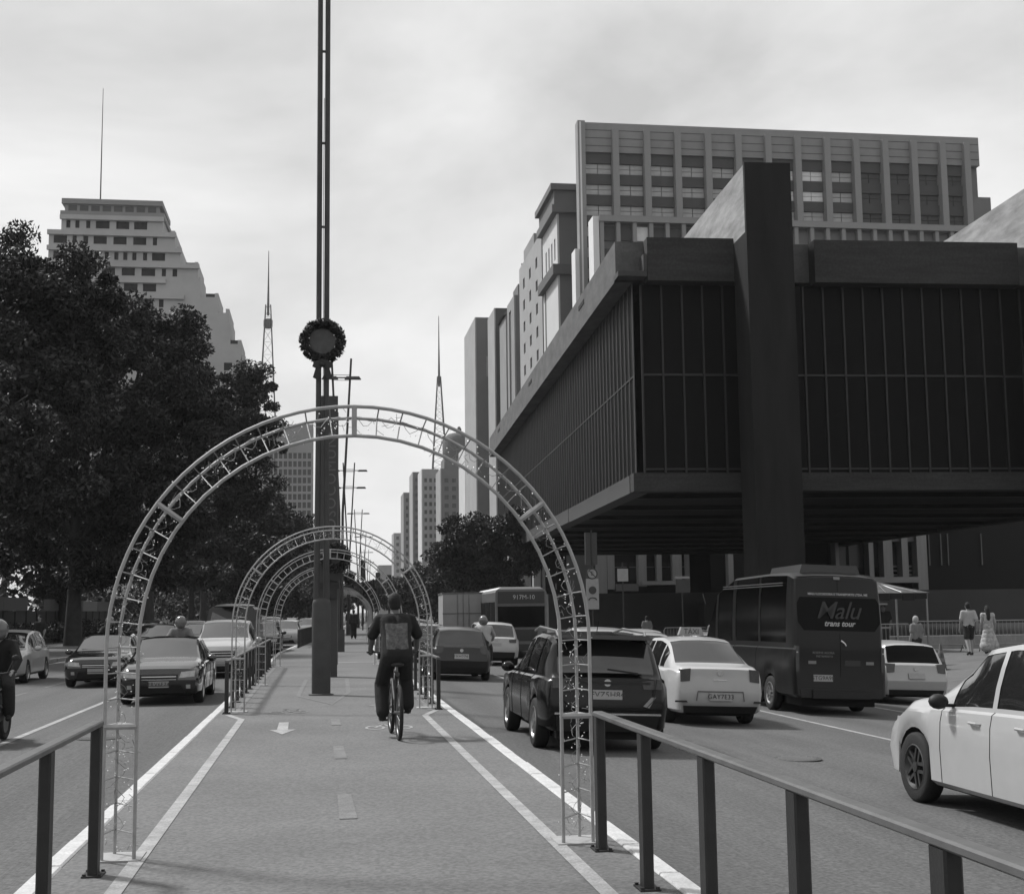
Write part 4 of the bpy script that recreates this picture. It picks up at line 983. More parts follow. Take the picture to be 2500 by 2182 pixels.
b = MB(); b.tube([(0,.32,.86),(0,.33,1.05)], .014, 8); b.tube([(-.34,.24,1.06),(-.26,.27,1.06),(-.1,.34,1.05),(.1,.34,1.05),(.26,.27,1.06),(.34,.24,1.06)], .012, 8); b.build('handlebar', 'rail_dark', bk, True)
b = MB(); b.lathe([(.09,-.004),(.09,.004)], (.045,-.09,.30), 'x', 20); b.tube([(.06,-.09,.30),(.075,.0,.30)], .01, 6); b.tube([(-.06,-.09,.30),(-.075,-.18,.26)], .01, 6); b.build('crank', 'metal_pale', bk)
for p in ((.15,.03,.30),(-.15,-.02,.215)):
    b = MB(); b.box(p[0]-.05,p[0]+.05,p[1]-.045,p[1]+.045,p[2]-.012,p[2]+.012); b.build('pedal', 'black_plastic', bk)
b = MB(); b.lathe([(.03,0),(.028,.03)], (0,-.33,.80), 'y', 10); b.build('rear_reflector', 'tail_lens', bk)
b = MB(); b.box(-.2,-.13,.22,.30,.97,1.05); b.build('brake_lever', 'rail_dark', bk)
# the pair beside the crowd barriers
person('man in a white t-shirt and dark shorts walking away past the barriers', (21.25, 42.0, 0.0), math.radians(-8), stand(1.74,.25), 'cloth_white', 'cloth_dark', 'skin_light', shoes='cloth_dark', vox=.022, sleeve=.75, shorts=True)
person('woman with long hair in a pale patterned dress at the right edge', (22.45, 43.0, 0.0), math.radians(-10), stand(1.62,.08), 'dress_print', 'dress_print', 'skin_light', vox=.022, sleeve=.2, dress=True, longhair=True)
# walkers on the path far ahead and heads behind the cars
person('dark-clothed person walking on the path far ahead, hands in pockets', (.26+bend(80)+.55, 80.0, PATH_Z), 0, stand(1.72,.1), 'cloth_dark', 'cloth_black', vox=.035, sleeve=1.0)
person('second dark-clothed person farther along the path', (.26+bend(118)-.6, 118.0, PATH_Z), 0, stand(1.72,.1), 'cloth_dark', 'cloth_black', vox=.04, sleeve=1.0)
person('pedestrian with pale hair on the plaza behind the parked roofs', (13.9+1.6, 52.0, -.48), 0, stand(1.72,.1), 'cloth_grey', 'cloth_dark', 'skin_light', 'metal_pale', vox=.035)
person('pedestrian in grey on the plaza, head just above the black suv', (16.2, 66.0, -.4), 0, stand(1.70,.1), 'cloth_grey', 'cloth_dark', 'skin_light', vox=.04)
person('person with a pale cap between the tent and the white hatchback', (18.25, 39.5, -.22), .3, stand(1.55,.05), 'cloth_grey', 'cloth_dark', 'skin_light', 'cloth_white', vox=.03)
person('person in dark clothes standing under the striped tent', (20.4, 46.8, 0), 2.4, stand(1.72,.05), 'cloth_black', 'cloth_dark', 'skin', vox=.03)
person('pedestrian on the left pavement behind the grey car', (-11.6, 58.0, 0), 2.8, stand(1.72,.1), 'cloth_dark', 'cloth_dark', 'skin_light', vox=.035)
# ---------------------------------------------------------------- motorcycles with riders
def motorbike(label, loc, rz, paint='paint_dark', box=False):
    e = thing('motorcycle', label, 'motorcycle', loc, rz, 'motorcycles in the traffic')
    for y in (-.62,.66):
        b = MB(); n = 24; r = .30
        b.tube([(0, y+(r-.04)*math.cos(2*PI*k/n), r+(r-.04)*math.sin(2*PI*k/n)) for k in range(n)], .05, 8, closed=True); w_ = b.build('wheel', 'tyre', e, True)
        b = MB(); b.lathe([(.2,-.03),(.2,.03)], (0,y,r), 'x', 14); b.build('rim', 'rim_dark', w_)
    b = MB(); b.cap((0,-.1,.42),.14,(0,.22,.45),.15); b.cap((0,-.55,.62),.09,(0,.1,.66),.10); obj('engine', remesh(b,.03,2,'engine'), 'black_plastic', e)
    b = MB(); b.cap((0,.02,.84),.12,(0,.36,.86),.13); b.cap((0,-.75,.80),.07,(0,-.3,.76),.09); obj('tank_and_tail', remesh(b,.025,2,'tank'), paint, e)
    b = MB(); b.ell((0,-.28,.83),(.14,.36,.06),14,6); b.build('seat', 'black_plastic', e, True)
    b = MB()
    for sx in (-1,1): b.tube([(sx*.09,.66,.30),(sx*.09,.48,.92)], .022, 8)
    b.build('fork', 'metal_pale', e, True)
    b = MB(); b.tube([(-.36,.32,1.04),(-.2,.44,1.02),(.2,.44,1.02),(.36,.32,1.04)], .014, 8); b.build('handlebar', 'rail_dark', e, True)
    b = MB(); b.ell((0,.58,.88),(.10,.07,.10),12,8); b.build('headlight', 'head_lens', e, True)
    b = MB(); b.box(-.08,.08,-.86,-.82,.66,.76); b.build('tail_light', 'tail_lens', e); b = MB(); b.box(-.09,.09,-.85,-.83,.48,.62); b.build('number_plate', 'plate', e)
    for sx in (-1,1):
        b = MB(); b.tube([(sx*.25,.40,1.03),(sx*.32,.36,1.2)], .008, 5); b.ell((sx*.35,.35,1.24),(.06,.02,.04),10,6); b.build('wing_mirror', 'black_plastic', e)
    b = MB(); b.tube([(.16,.2,.28),(.17,-.2,.3),(.17,-.75,.42)], .04, 8); b.build('exhaust', 'metal_pale', e, True)
    if box: b = MB(); b.frus(0,-.72,.92,1.32,.22,.2,.2,.18); b.build('delivery_box', 'black_plastic', e)
    return e
RIDE = dict(pelvis=(0,-.28,.98), neck=(0,-.12,1.47), head=(0,-.06,1.62), shL=(-.2,-.12,1.42), shR=(.2,-.12,1.42), elL=(-.33,.08,1.20), elR=(.33,.08,1.20), wrL=(-.31,.28,1.05), wrR=(.31,.28,1.05),
            hpL=(-.11,-.24,.94), hpR=(.11,-.24,.94), knL=(-.22,.16,.82), knR=(.22,.16,.82), anL=(-.2,-.02,.40), anR=(.2,-.02,.40), toL=(-.22,.14,.36), toR=(.22,.14,.36), hdL=(.1,1,-.2), hdR=(-.1,1,-.2))
def rider(label, loc, rz, top, helm): return person(label, loc, rz, RIDE, top, 'cloth_dark', 'skin_light', helmet=helm, vox=.026, sleeve=1.0, bulk=1.12)
zz = road_z(4.9)
motorbike('motorcycle filtering ahead between the dark hatchback and the white suv', (4.86, 40.6, zz), 0); rider('motorcycle rider in a white shirt seen from behind', (4.86, 40.6, zz), 0, 'cloth_white', 'helmet')
motorbike('motorcycle coming towards us just behind the black saloon', (-3.45, 33.9, -.15), PI, box=True); rider('helmeted rider in a pale jacket above the black saloon roof', (-3.45, 33.9, -.15), PI, 'cloth_grey', 'helmet')
motorbike('motorcycle cut off by the left edge, nearest on the left road', (-4.72, 20.6, -.15), PI); rider('rider in dark clothes on the motorcycle at the left edge', (-4.72, 20.6, -.15), PI, 'cloth_black', 'helmet')
motorbike('motorcycle far behind the grey car on the left', (-6.6, 43.5, -.15), PI); rider('rider in dark clothes far behind the grey car on the left', (-6.6, 43.5, -.15), PI, 'cloth_dark', 'helmet')
motorbike('motorcycle ahead of the dark hatchback, half hidden by the railing', (2.75, 44.0, road_z(2.8)), 0); rider('rider in a pale jacket half hidden by the right railing', (2.75, 44.0, road_z(2.8)), 0, 'cloth_white', 'helmet')
# ================================================================ MUSEUM ON STILTS
MX, MY, MLEN, MWID = 15.0, 62.0, 74.0, 31.0
ZB, ZS, ZR, ZT = 7.25, 8.15, 17.55, 19.5       # slab underside / glass foot / roof band foot / parapet top
ms = thing('museum', 'huge dark concrete and glass museum raised on pillars over the plaza', 'museum', (MX, MY, 0), ROT)
b = MB(); b.box(0, MWID, 0, MLEN, ZB+.25, ZS-.003); b.build('floor_slab', 'underbody', ms)
b = MB(); b.box(-.25, MWID+.25, -.02, .9, ZB, ZS-.02); b.build('slab_edge', 'concrete_dark', ms)
b = MB(); L0 = 0
for k in range(10):                                            # long edge beam towards the avenue, cast in lengths
    piece('edge_beam', 'slab_edge', ms, -.28+.012*(k%3), .6, 7.4*k+.92 if k == 0 else 7.4*k+.01, 7.4*(k+1)-.01, ZB-.02-.03*(k in (4,5)), ZS-.06)
b = MB(); b.box(MWID-.6, MWID+.25, .92, MLEN, ZB, ZS-.02); b.box(-.25, MWID+.25, MLEN+.01, MLEN+.9, ZB, ZS-.02); b.build('slab_edge', 'concrete_dark', ms)
for k in range(9): piece('soffit_rib', 'dark_glass', ms, .7, MWID-.7, 4+k*8, 4.5+k*8, ZB-.0, ZB+.24)
b = MB(); b.box(.9, MWID-.9, .9, MLEN-.9, ZS, ZR-.003); b.build('interior_core', 'underbody', ms)
b = MB(); b.box(-.9, MWID+.9, .02, MLEN+.9, ZR, ZT-.5); b.box(-.9,-.45,.02,MLEN+.9,ZT-.5+.002,ZT); b.box(-.445,MWID+.9,.02,.5,ZT-.5+.002,ZT); b.build('roof_band', 'concrete', ms)
b = MB(); b.box(.5, 6.2, -.9, .0, ZR-.2, ZT-.02); b.build('roof_band_end', 'concrete_dark', ms); b = MB(); b.box(7.8+1.0, 19.2, -.9, .0, ZR-.2, ZT-.02); b.box(23.0, MWID+.9, -.9, .0, ZR-.2, ZT-.02); b.build('roof_band_end', 'concrete_dark', ms)
b = MB(); b.box(-.95, .46, -.92, .3, ZR+.0, ZR+.25); b.box(.3,.47,-.93,.3,ZR+.26,ZR+1.1); b.build('corner_bracket', 'slab_edge', ms)
for k in (7, 33, 60): piece('scupper', 'underbody', ms, -.93, -.88, 3.0+k, 5.0+k, ZT-.75, ZT-.5)
ZM = 12.9
NB = 68; st = (MLEN-1.0)/NB                                    # avenue front: fine mullions, two tiers of panes
for k in range(NB+1): piece('mullion', 'mullion_pale', ms, -.06, -.001, .45+k*st-.035, .45+k*st+.035, ZS-.05, ZR)
for k in range(NB):
    for z0, z1 in ((ZS-.03, ZM-.05),(ZM+.05, ZR-.003)): piece('pane', 'dark_glass', ms, .0, .03, .45+k*st+.036, .45+(k+1)*st-.036, z0, z1)
piece('transom', 'mullion', ms, -.05, .0-.002, .45, MLEN-.5, ZM-.045, ZM+.045)
NE = 30; st = (MWID-.6)/NE                                     # end front towards us
for k in range(NE+1): piece('mullion', 'mullion', ms, .3+k*st-.045, .3+k*st+.045, -.10, .06, ZS-.02, ZR-.21)
for k in range(NE):
    for z0, z1 in ((ZS-.015, ZM-.05),(ZM+.05, ZR-.203)): piece('pane', 'dark_glass', ms, .3+k*st+.046, .3+(k+1)*st-.046, .0, .03, z0, z1)
piece('transom', 'mullion', ms, .3, MWID-.3, -.08, -.002, ZM-.05, ZM+.05)
piece('transom', 'mullion', ms, .3, MWID-.3, -.07, -.003, ZS+.12, ZS+.2)
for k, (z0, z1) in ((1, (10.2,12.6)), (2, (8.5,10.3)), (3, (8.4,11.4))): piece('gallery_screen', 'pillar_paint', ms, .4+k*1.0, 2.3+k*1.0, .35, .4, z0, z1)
for xx in (4.75, 20.0):                                    # pillars and the roof beams they carry
    for yy in (-3.3, MLEN+.95):
        s_ = yy if yy < 0 else yy+2.1
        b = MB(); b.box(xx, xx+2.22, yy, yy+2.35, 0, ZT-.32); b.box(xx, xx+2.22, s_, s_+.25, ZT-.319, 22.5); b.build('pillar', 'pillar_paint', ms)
    b = MB(); b.box(xx+.02, xx+2.2, -3.04, MLEN+3.0, ZT-.3, 22.45); b.build('roof_beam', 'beam_sunlit', ms)  # pale up to the front edge, sunlit side painted in
    for yy in (12, 26): 
        MB().tube([(xx-.05,yy,ZT),(xx-.05,yy,22.6)], .07, 6).build('drain_pipe', 'rail_top', ms)
# ================================================================ TALL BUILDINGS
def facade(e, wall, axis, p, u0, u1, z0, z1, rows, cols, depth=.3, pane='far_glass', name='window', jit=0, panes=None):
    """proud wall layer with real openings; every opening gets its own pane.  axis 'f': plane y=p facing -y; 'l': plane x=p facing -x; 'r': facing +x"""
    def bx(a, c, za, zb, d0, d1, nm=None, m=None):
        if axis == 'f': q = (a, c, p-d1, p-d0, za, zb)
        elif axis == 'l': q = (p-d1, p-d0, a, c, za, zb)
        else: q = (p+d0, p+d1, a, c, za, zb)
        if nm: return piece(nm, m, e, *q)
        wall.box(*q)
    zprev = z0
    for ri, (za, zb) in enumerate(rows):
        cl = cols[ri % len(cols)] if isinstance(cols[0], list) else cols
        if za > zprev: bx(u0, u1, zprev, za, 0.0, depth)
        uprev = u0
        for ci, (ua, ub) in enumerate(cl):
            if ua > uprev: bx(uprev, ua, za, zb, 0.0, depth)
            pm = panes(ri, ci) if panes else pane
            bx(ua, ub, za, zb, 0.012, .05, name, pm); uprev = ub
        if u1 > uprev: bx(uprev, u1, za, zb, 0.0, depth)
        zprev = zb
    if z1 > zprev: bx(u0, u1, zprev, z1, 0.0, depth)
# --- slab tower right behind the museum
tw = thing('office_tower', 'wide office tower with projecting concrete columns above the museum roof', 'tower', (36.7, 185, 0))
TWW = 62.8; TH = 73.2
b = MB(); b.prism([(0,1.2),(TWW,1.2),(TWW,26),(6.5,26)], lambda x,y: (x,y,0), lambda x,y: (x,y,TH-4.91)); b.build('core', 'tower_wall', tw)
b = MB(); b.box(-.64,-.02,-.3,2.5,0,53.5); b.build('side_wall', 'tower_sunlit', tw)
bay = 6.0; colw = 1.0; nf = 9; fh = 3.15
bays = [5.2, 9.95, 14.6, 19.25, 23.9, 28.5, 33.1, 37.7, 42.3, 46.9, 51.5, 56.1, 60.0]
for k, xx in enumerate(bays): piece('column', 'tower_column', tw, xx, xx+.95, -.6, 1.19, 40, TH-1.5)
for k in range(nf):
    zt_ = TH-4.95 - k*fh
    xs = [1.2] + [x+.95 for x in bays]
    for j in range(len(bays)):
        x0, x1 = xs[j], bays[j]
        piece('spandrel', 'tower_spandrel', tw, x0+.01, x1-.01, .55, 1.18, zt_-1.55, zt_)
        mm = 'blind_glass' if j < 6 else ('pale_blind' if (j in (6,7) and k in (0,1)) else 'tower_spandrel' if j > 8 else 'blind_glass')
        h = (x1-x0)/2
        for q in (0,1):
            piece('window', mm, tw, x0+.05+q*h, x0+h*(q+1)-.05, .85, 1.17, zt_-fh+.05, zt_-1.6-.75); piece('window', mm, tw, x0+.05+q*h, x0+h*(q+1)-.05, .85, 1.17, zt_-1.6-.68, zt_-1.6)
b = MB(); b.prism([(0,.2),(TWW,.2),(TWW,26),(6.5,26)], lambda x,y: (x,y,TH-4.9), lambda x,y: (x,y,TH-.41)); b.box(.0,1.1,-.7,1.19,0,TH-.5); b.build('parapet', 'tower_column', tw)
b = MB(); b.box(TWW-2.6, TWW+1.2, -.3, 20, 0, TH-10); b.build('stair_block', 'tower_wall', tw)
b = MB(); b.box(.25,.5,-.75,-.705,0,TH-.7); b.build('corner_strip', 'tower_sunlit', tw)
for zj in (1.5, 2.7, 3.9): piece('parapet_joint', 'tower_spandrel', tw, 1.15, TWW-.1, .17, .199, TH-zj-.09, TH-zj)
# lower block in front of it
lb = thing('office_block', 'lower office block with sunlit-coloured side wall between tower and museum', 'building', (38.3-1.0, 175, 0))
LH = 55.6; LW = 60
b = MB(); b.prism([(.3,1.0),(LW,1.0),(LW,9.5),(3.3,9.5)], lambda x,y: (x,y,0), lambda x,y: (x,y,LH-.9)); b.build('core', 'tower_wall', lb)
b = MB(); b.box(-.55, .29, .0, 3.2, 0, LH-.1); b.build('side_wall', 'tower_sunlit', lb)
piece('roof_beam', 'tower_column', lb, .3, LW, -.3, 1.6, LH-.88, LH)
for k in range(26): piece('column', 'tower_column', lb, .4+k*2.33, .95+k*2.33, -.1, .99, 20, LH-.9)
for k in range(25):
    for f in range(4):
        z1 = LH-1.3-f*3.2
        m_ = 'pale_blind' if (k, f) in ((2,0),(7,0)) else 'tower_spandrel' if k < 12 else 'tower_wall'
        piece('window', m_, lb, 1.0+k*2.33, 2.68+k*2.33, .75, .99, z1-2.0, z1)
# --- the row of towers going down the avenue on the right
def block(label, x0, y0, w, d, h, wall, sidem=None, front=None, side=None, cap=None, name='office_block', rz=0.0, cat='building'):  # a lighter sidem puts sunlight on the avenue side into its colour
    e = thing(name, label, cat, (x0, y0, 0), rz)
    wb = MB(); wb.box(.3, w, .3, d, 0, h)
    sb = MB()
    if front: facade(e, wb, 'f', .299, 0.299, w, 0, h, *front[:2], depth=.299, pane=front[2])
    else: wb.box(.3, w, 0, .299, 0, h)
    if side: facade(e, sb, 'l', .299, 0.0, d, 0, h, *side[:2], depth=.299, pane=side[2])
    else: sb.box(0, .299, .0, d, 0, h-.002)
    wb.build('wall', wall, e); sb.build('side_wall', sidem or wall, e)
    return e
def rng(a, b_, n, fr=.6): 
    s = (b_-a)/n; return [(a+s*(k+.5-fr/2), a+s*(k+.5+fr/2)) for k in range(n)]
e = block('tower with a classical cornice and sunlit-coloured side wall beside the wide office tower', 36.6, 202, 9.5, 14, 64, 'grey_wall', 'sunlit_wall', side=([(57.0,60.5)], rng(1,12,4,.4), 'far_glass'))
b = MB(); b.box(-.9,9.9,-.9,14.6,64.01,65.2); b.box(-.5,9.6,-.5,14.3,65.21,67.6); b.box(-1.1,10.2,-1.1,15,67.61,68.6); b.build('cornice', 'grey_wall', e)
b = MB(); b.box(-.9,9.6,-.9,14.3,54.0,55.6); b.build('cornice', 'dark_wall', e); piece('pilaster_groove', 'dark_wall', e, -.03, .0-.001, 11.2, 12.4, 10, 54)
e = block('pale tower with rows of small dark windows on the avenue side', 36.9, 219, 8, 26, 66, 'grey_wall', 'cream_wall', side=([(20+k*4.1, 21.9+k*4.1) for k in range(11)], rng(2,24,3,.28), 'mid_glass'))
b = MB(); b.box(0,8,8,20,66.01,68); b.build('roof_room', 'pale_wall', e)
e = block('grey tower with roof antennas and a light vertical edge', 37.6, 257, 8, 10, 64.0, 'grey_wall', 'pale_wall', side=([(30,62)], rng(3,9,1,.5), 'dark_wall'))
b = MB(); b.box(1,6,1,8,64.01,66.5); b.build('roof_room', 'grey_wall', e); MB().tube([(2,2,66.5),(2,2,71)], .12, 5).build('antenna', 'steel_tower', e); MB().tube([(4.5,2,66.5),(4.5,2,69.5)], .12, 5).build('antenna', 'steel_tower', e)
e = block('dark tower with a slim light edge, second from the grey antenna tower', 38.0, 272, 8, 10, 63.2, 'dark_wall', 'pale_wall')
b = MB(); b.add([(-.5,-.4,63.21),(8,-.4,63.21),(8,10,63.21),(-.5,10,63.21),(1.5,1,66.5),(8,1,66.5),(8,9,66.5),(1.5,9,66.5)], [(0,1,5,4),(1,2,6,5),(2,3,7,6),(3,0,4,7),(4,5,6,7)]); b.build('roof', 'dark_wall', e)
e = block('dark tower squeezed behind the broad grey one', 37.4, 286, 9, 12, 68, 'darker_wall', 'cream_wall')
e = block('broad grey tower with recessed centre strip, leftmost of the tall row', 35.4, 306, 7.4, 24, 70.3, 'grey_wall', 'cream_wall', front=([(10,56)], [(2.9,6.6)], 'dark_wall'))
b = MB(); b.box(2.6,7.0,-.06,-.01,56.2,61); b.build('panel', 'pale_wall', e); piece('ledge', 'pale_wall', e, 2.8, 5.2, -.2, -.01, 35, 35.5)
# --- the far cluster
def far_grid(z0, z1, fh, a, b_, n): return ([(z, z+fh*.5) for z in np.arange(z0, z1-fh*.6, fh)], rng(a, b_, n, .55), 'far_glass')
e = block('old stepped tower with a rounded crown under the slim television mast', 41.5, 470, 12, 20, 52, 'grey_wall', 'cream_wall', front=far_grid(20,50,3.0,.8,11.5,4))
b = MB(); b.box(1.5,10.5,1,15,52.01,56); b.build('crown_storey', 'grey_wall', e)
b = MB(); b.lathe([(4.9,56.01),(5.2,58),(5.2,62),(4.6,64),(3.2,65.2),(.8,65.8)], (6.6,7,0), n=20); b.build('crown', 'dark_wall', e, True); MB().tube([(7.5,7,65),(7.5,7,67),(7.5,7,68)], [.5,.9,.4], 8).build('roof_tank', 'darker_wall', e)
e = block('pale stepped block left of the rounded crown', 37.0, 500, 6.5, 20, 55, 'cream_wall', 'sunlit_wall', front=far_grid(20,54,3.0,.6,6.2,3))
e = block('darker slim block with light edge in the far cluster', 35.6, 530, 5, 20, 57, 'grey_wall', 'cream_wall', front=far_grid(20,56,3.0,.6,4.8,2))
e = block('grey block stepping down towards the avenue, far right side', 33.5, 555, 8, 20, 51, 'pale_wall', 'pale_wall', front=far_grid(15,50,3.2,.6,7.6,4))
e = block('low pale block at the far end of the right side', 36.5, 690, 9, 20, 42, 'cream_wall', 'cream_wall', front=far_grid(8,41,3.4,.8,8.4,3))
e = block('faint slim block at the vanishing end of the avenue', 34.0, 820, 9, 20, 30, 'pale_wall', 'cream_wall')
e = block('tall grey block behind the trees right of the far cluster', 46, 430, 10, 20, 55, 'pale_wall', 'sunlit_wall', front=far_grid(10,50,3.2,.6,9.6,5))
e = block('low grey block closing the avenue behind the cyclist', 40, 900, 14, 30, 26, 'cream_wall', 'cream_wall')
# --- masts
def mast(label, x, y, z0, h1, h2, w0, w1, deck=None):
    e = thing('lattice_mast', label, 'mast', (x, y, 0))
    b = MB()
    for k in range(4):
        sx, sy = ((-1,-1),(1,-1),(1,1),(-1,1))[k]
        b.tube([(sx*w0,sy*w0,z0),(sx*w1,sy*w1,h1)], .20, 4)
    b.build('leg', 'steel_tower', e)
    b = MB(); n = 16
    for i in range(n):
        t = i/n; t2 = (i+1)/n; z = z0+(h1-z0)*t; z2 = z0+(h1-z0)*t2; a = w0+(w1-w0)*t; c = w0+(w1-w0)*t2
        b.tube([(-a,-a,z),(c,-c,z2)], .07, 3); b.tube([(a,-a,z),(-c,-c,z2)], .07, 3); b.tube([(-a,-a,z),(a,-a,z)], .07, 3)
    b.build('bracing', 'steel_tower', e)
    MB().tube([(0,0,h1-4),(0,0,h1),(0,0,(h1+h2)/2),(0,0,h2)], [.5,.5,.28,.12], 6).build('spire', 'steel_tower', e)
    if deck: b = MB(); b.lathe([(w1+.5,deck-1.8),(w1+.8,deck-1.2),(w1+.8,deck+1.2),(w1+.5,deck+1.6)], n=10); b.build('dish_deck', 'steel_tower', e)
    return e
mast('tall lattice television mast on the left, rising behind the trees', -20.6, 500, 40, 117, 138, 4.6, .9, 110)
mast('slim lattice mast above the rounded crown on the right', 45.6, 520, 52, 94, 118.5, 3.0, .6, None)
# --- left side
L1X, L1Y = -44.5, 230
e = thing('apartment_building', 'pale terraced apartment building stepping down behind the big trees on the left', 'building', (L1X, L1Y, 0))
fh = 2.72; tiers = []
rx = [16.9, 19.0, 20.0, 23.0, 23.4, 26.5, 28.4, 28.6, 30.5, 31.2, 32.3, 33.0, 33.2, 33.4, 33.6, 33.6]
wb = MB(); R8 = random.Random(2)
for k in range(16):
    z1 = 69.6-k*fh; z0 = z1-fh; x1 = rx[k]; x0 = -2 if k else 0
    b0 = 3.2 + .55*k
    wb.box(x0, x1, .6, 16, z0, z1-.001)
    cols_ = []; u = x0+.8
    lim = x1-1.2 if k < 5 else 19 if k < 10 else 26
    while u < lim-2.4:
        wd = R8.choice([.7,.7,2.3,.8,2.2]); cols_.append((u, u+wd)); u += wd + R8.choice([.8,1.1,.9])
    if k >= 9: cols_ = [(26.3,27.0),(27.9,29.3)] if k % 2 == 0 else [(27.6,29.0)]
    if k in (4,5,6,7,8): cols_ = [c for c in cols_ if c[1] < x1-6]
    facade(e, wb, 'f', .599, x0, x1, z0+.001, z1-.002, [(z0+.75, z0+2.15)], cols_, depth=.4, pane='dark_window')
    if k < 9: wb.box(x0-.2, x1+.25-(6 if k > 3 else 0), -.35, .19, z1-.55, z1+.25)
    wb.box(x1-.6, x1, .2, 12, z1+.001, z1+.7)
wb.box(-2, 33.6, .6, 16, 0, 69.6-16*fh)
wb.build('wall', 'apartment_wall', e)
b = MB(); b.box(-.2, 17.2, 0, 13, 69.7, 70.6); b.box(.4, 16.2, .8, 12, 70.601, 72.0); b.box(-.1, 16.8, .4, 12.6, 72.001, 72.9); b.build('roof_terrace', 'pale_wall', e)
for k in range(8): piece('window', 'far_glass', e, 1.0+k*1.9, 2.4+k*1.9, .72, .79, 70.8, 71.8)
MB().tube([(5.4,6,72.9),(5.4,6,95)], [.14,.05], 5).build('antenna', 'steel_tower', e)
for k in (3,5,8,10,12): piece('terrace_plant', 'leaf_mid', e, rx[k]-2.2, rx[k]-.4, 1.5, 6, 69.6-k*fh, 69.6-k*fh+.9)
e = thing('office_block', 'grid-fronted office block seen through the near arch on the left', 'building', (-21.2, 480, 0))
wb = MB(); wb.box(0,17.8,.6,20,0,68.9); 
facade(e, wb, 'f', .599, 0, 17.8, 0, 68.9, [(27+2.95*k+.0, 27+2.95*k+2.1) for k in range(11)], rng(.4,17.3,10,.72), depth=.45, pane='mid_glass'); wb.build('wall', 'pale_wall', e)
# --- building with pale columns seen under the museum
cb = thing('colonnade_building', 'building with pale stone columns seen under the museum', 'building', (18, 150, 0))
b = MB(); b.box(5.7,36,1.4,14,0,15); b.build('core', 'underbody', cb)
for xa, xb, z0 in ((5.8,6.6,0),(12.9,14.3,0),(14.35,15.2,3.9),(18.0,18.96,4.2),(20.2,20.75,4.82),(22.06,23.13,4.82),(24.3,25.6,.3),(28.7,29.3,1.0)):
    piece('column', 'light_stone', cb, xa, xb, 0, 1.2, z0, 14.5)
piece('ledge', 'light_stone', cb, 18.3, 24.2, -.3, 1.3, 4.35, 4.8); piece('ledge', 'grey_wall', cb, 15.3, 17.9, -.2, 1.3, 3.7, 4.5); piece('shutter', 'dark_wall', cb, 6.7, 12.8, -.1, 1.35, 0, 8.6)
piece('door_frame', 'grey_wall', cb, 14.9, 16.9, .3, 1.3, 2.9, 3.1); piece('door_frame', 'grey_wall', cb, 16.7, 16.9, .3, 1.3, 0, 2.89)
for k in range(6): piece('window', 'mid_glass', cb, 15.3+k*1.9, 16.9+k*1.9, 1.25, 1.39, 5.0, 7.0); piece('window_bar', 'grey_wall', cb, 15.3+k*1.9, 16.9+k*1.9, 1.2, 1.24, 6.4, 6.5)
cb2 = thing('colonnade_building', 'second pale columned front, right of the museum pillar above the tent', 'building', (46, 118, 0))
b = MB(); b.box(-2,9.9,1.4,12,0,13); b.build('core', 'underbody', cb2)
for xa, xb, z0 in ((1.0,1.35,3),(4.25,4.7,4.3),(5.67,6.55,4.3),(7.48,8.09,4.3),(8.97,9.95,0)): piece('column', 'light_stone', cb2, xa, xb, 0, 1.2, z0, 12.9)
piece('ledge', 'light_stone', cb2, 4.2, 8.96, -.2, 1.1, 3.75, 4.29); piece('ledge', 'grey_wall', cb2, .5, 8.9, .4, 1.3, 7.6, 8.1); piece('ledge', 'grey_wall', cb2, 5.5, 8.9, .2, 1.2, 2.7, 3.2)
for k in range(4): piece('window', 'mid_glass', cb2, .8+k*2.0, 2.5+k*2.0, 1.25, 1.39, 5.2, 7.5)
for k in range(3): piece('louvre', 'grey_wall', cb2, 6.6, 8.9, 1.05, 1.19, 4.4+k*.4, 4.6+k*.4)
for xa in (11.1, 12.3, 13.0, 16.4): piece('window_bar', 'grey_wall', cb2, xa, xa+.1, 2.0, 2.1, 5.4, 8.4)
b = MB(); b.box(9.96,24,2.2,12,0,13); b.build('dark_wing', 'underbody', cb2)
dk = thing('retaining_wall', 'dark low wall and stair block closing the plaza under the museum', 'wall', (20, 112, 0))
b = MB(); b.box(-1,60,0,1.2,0,3.0); b.box(12,22,-2,-.01,0,2.2); b.build('wall', 'darker_wall', dk)
# ================================================================ TREES
def leaf_mesh(name, centers, radii, per, size, seed, mname, flat=.75, droop=.25):
    rs = np.random.RandomState(seed); n = len(centers); C = np.repeat(np.array(centers), per, 0); Rr = np.repeat(np.array(radii), per)
    d = rs.normal(size=(n*per,3)); d /= np.linalg.norm(d, axis=1, keepdims=True)
    rad = Rr*(rs.rand(n*per)**.45); P = C + d*rad[:,None]*np.array([1,1,flat])
    a = rs.normal(size=(n*per,3)) + d*.6; a[:,2] -= droop; a /= np.linalg.norm(a, axis=1, keepdims=True)
    u = np.cross(a, rs.normal(size=(n*per,3))); u /= np.linalg.norm(u, axis=1, keepdims=True)
    s = size*(.55+.9*rs.rand(n*per))[:,None]
    v = np.stack([P-a*s*.5, P+u*s*.24, P+a*s*.55, P-u*s*.24], 1).reshape(-1,3)
    k = n*per; me = bpy.data.meshes.new(name); me.vertices.add(4*k); me.vertices.foreach_set('co', v.ravel().astype(np.float32))
    me.loops.add(4*k); me.loops.foreach_set('vertex_index', np.arange(4*k, dtype=np.int32))
    me.polygons.add(k); me.polygons.foreach_set('loop_start', np.arange(0,4*k,4,dtype=np.int32)); me.polygons.foreach_set('loop_total', np.full(k,4,dtype=np.int32))
    me.update(); me.validate(); me.materials.append(MATS[mname]); return me
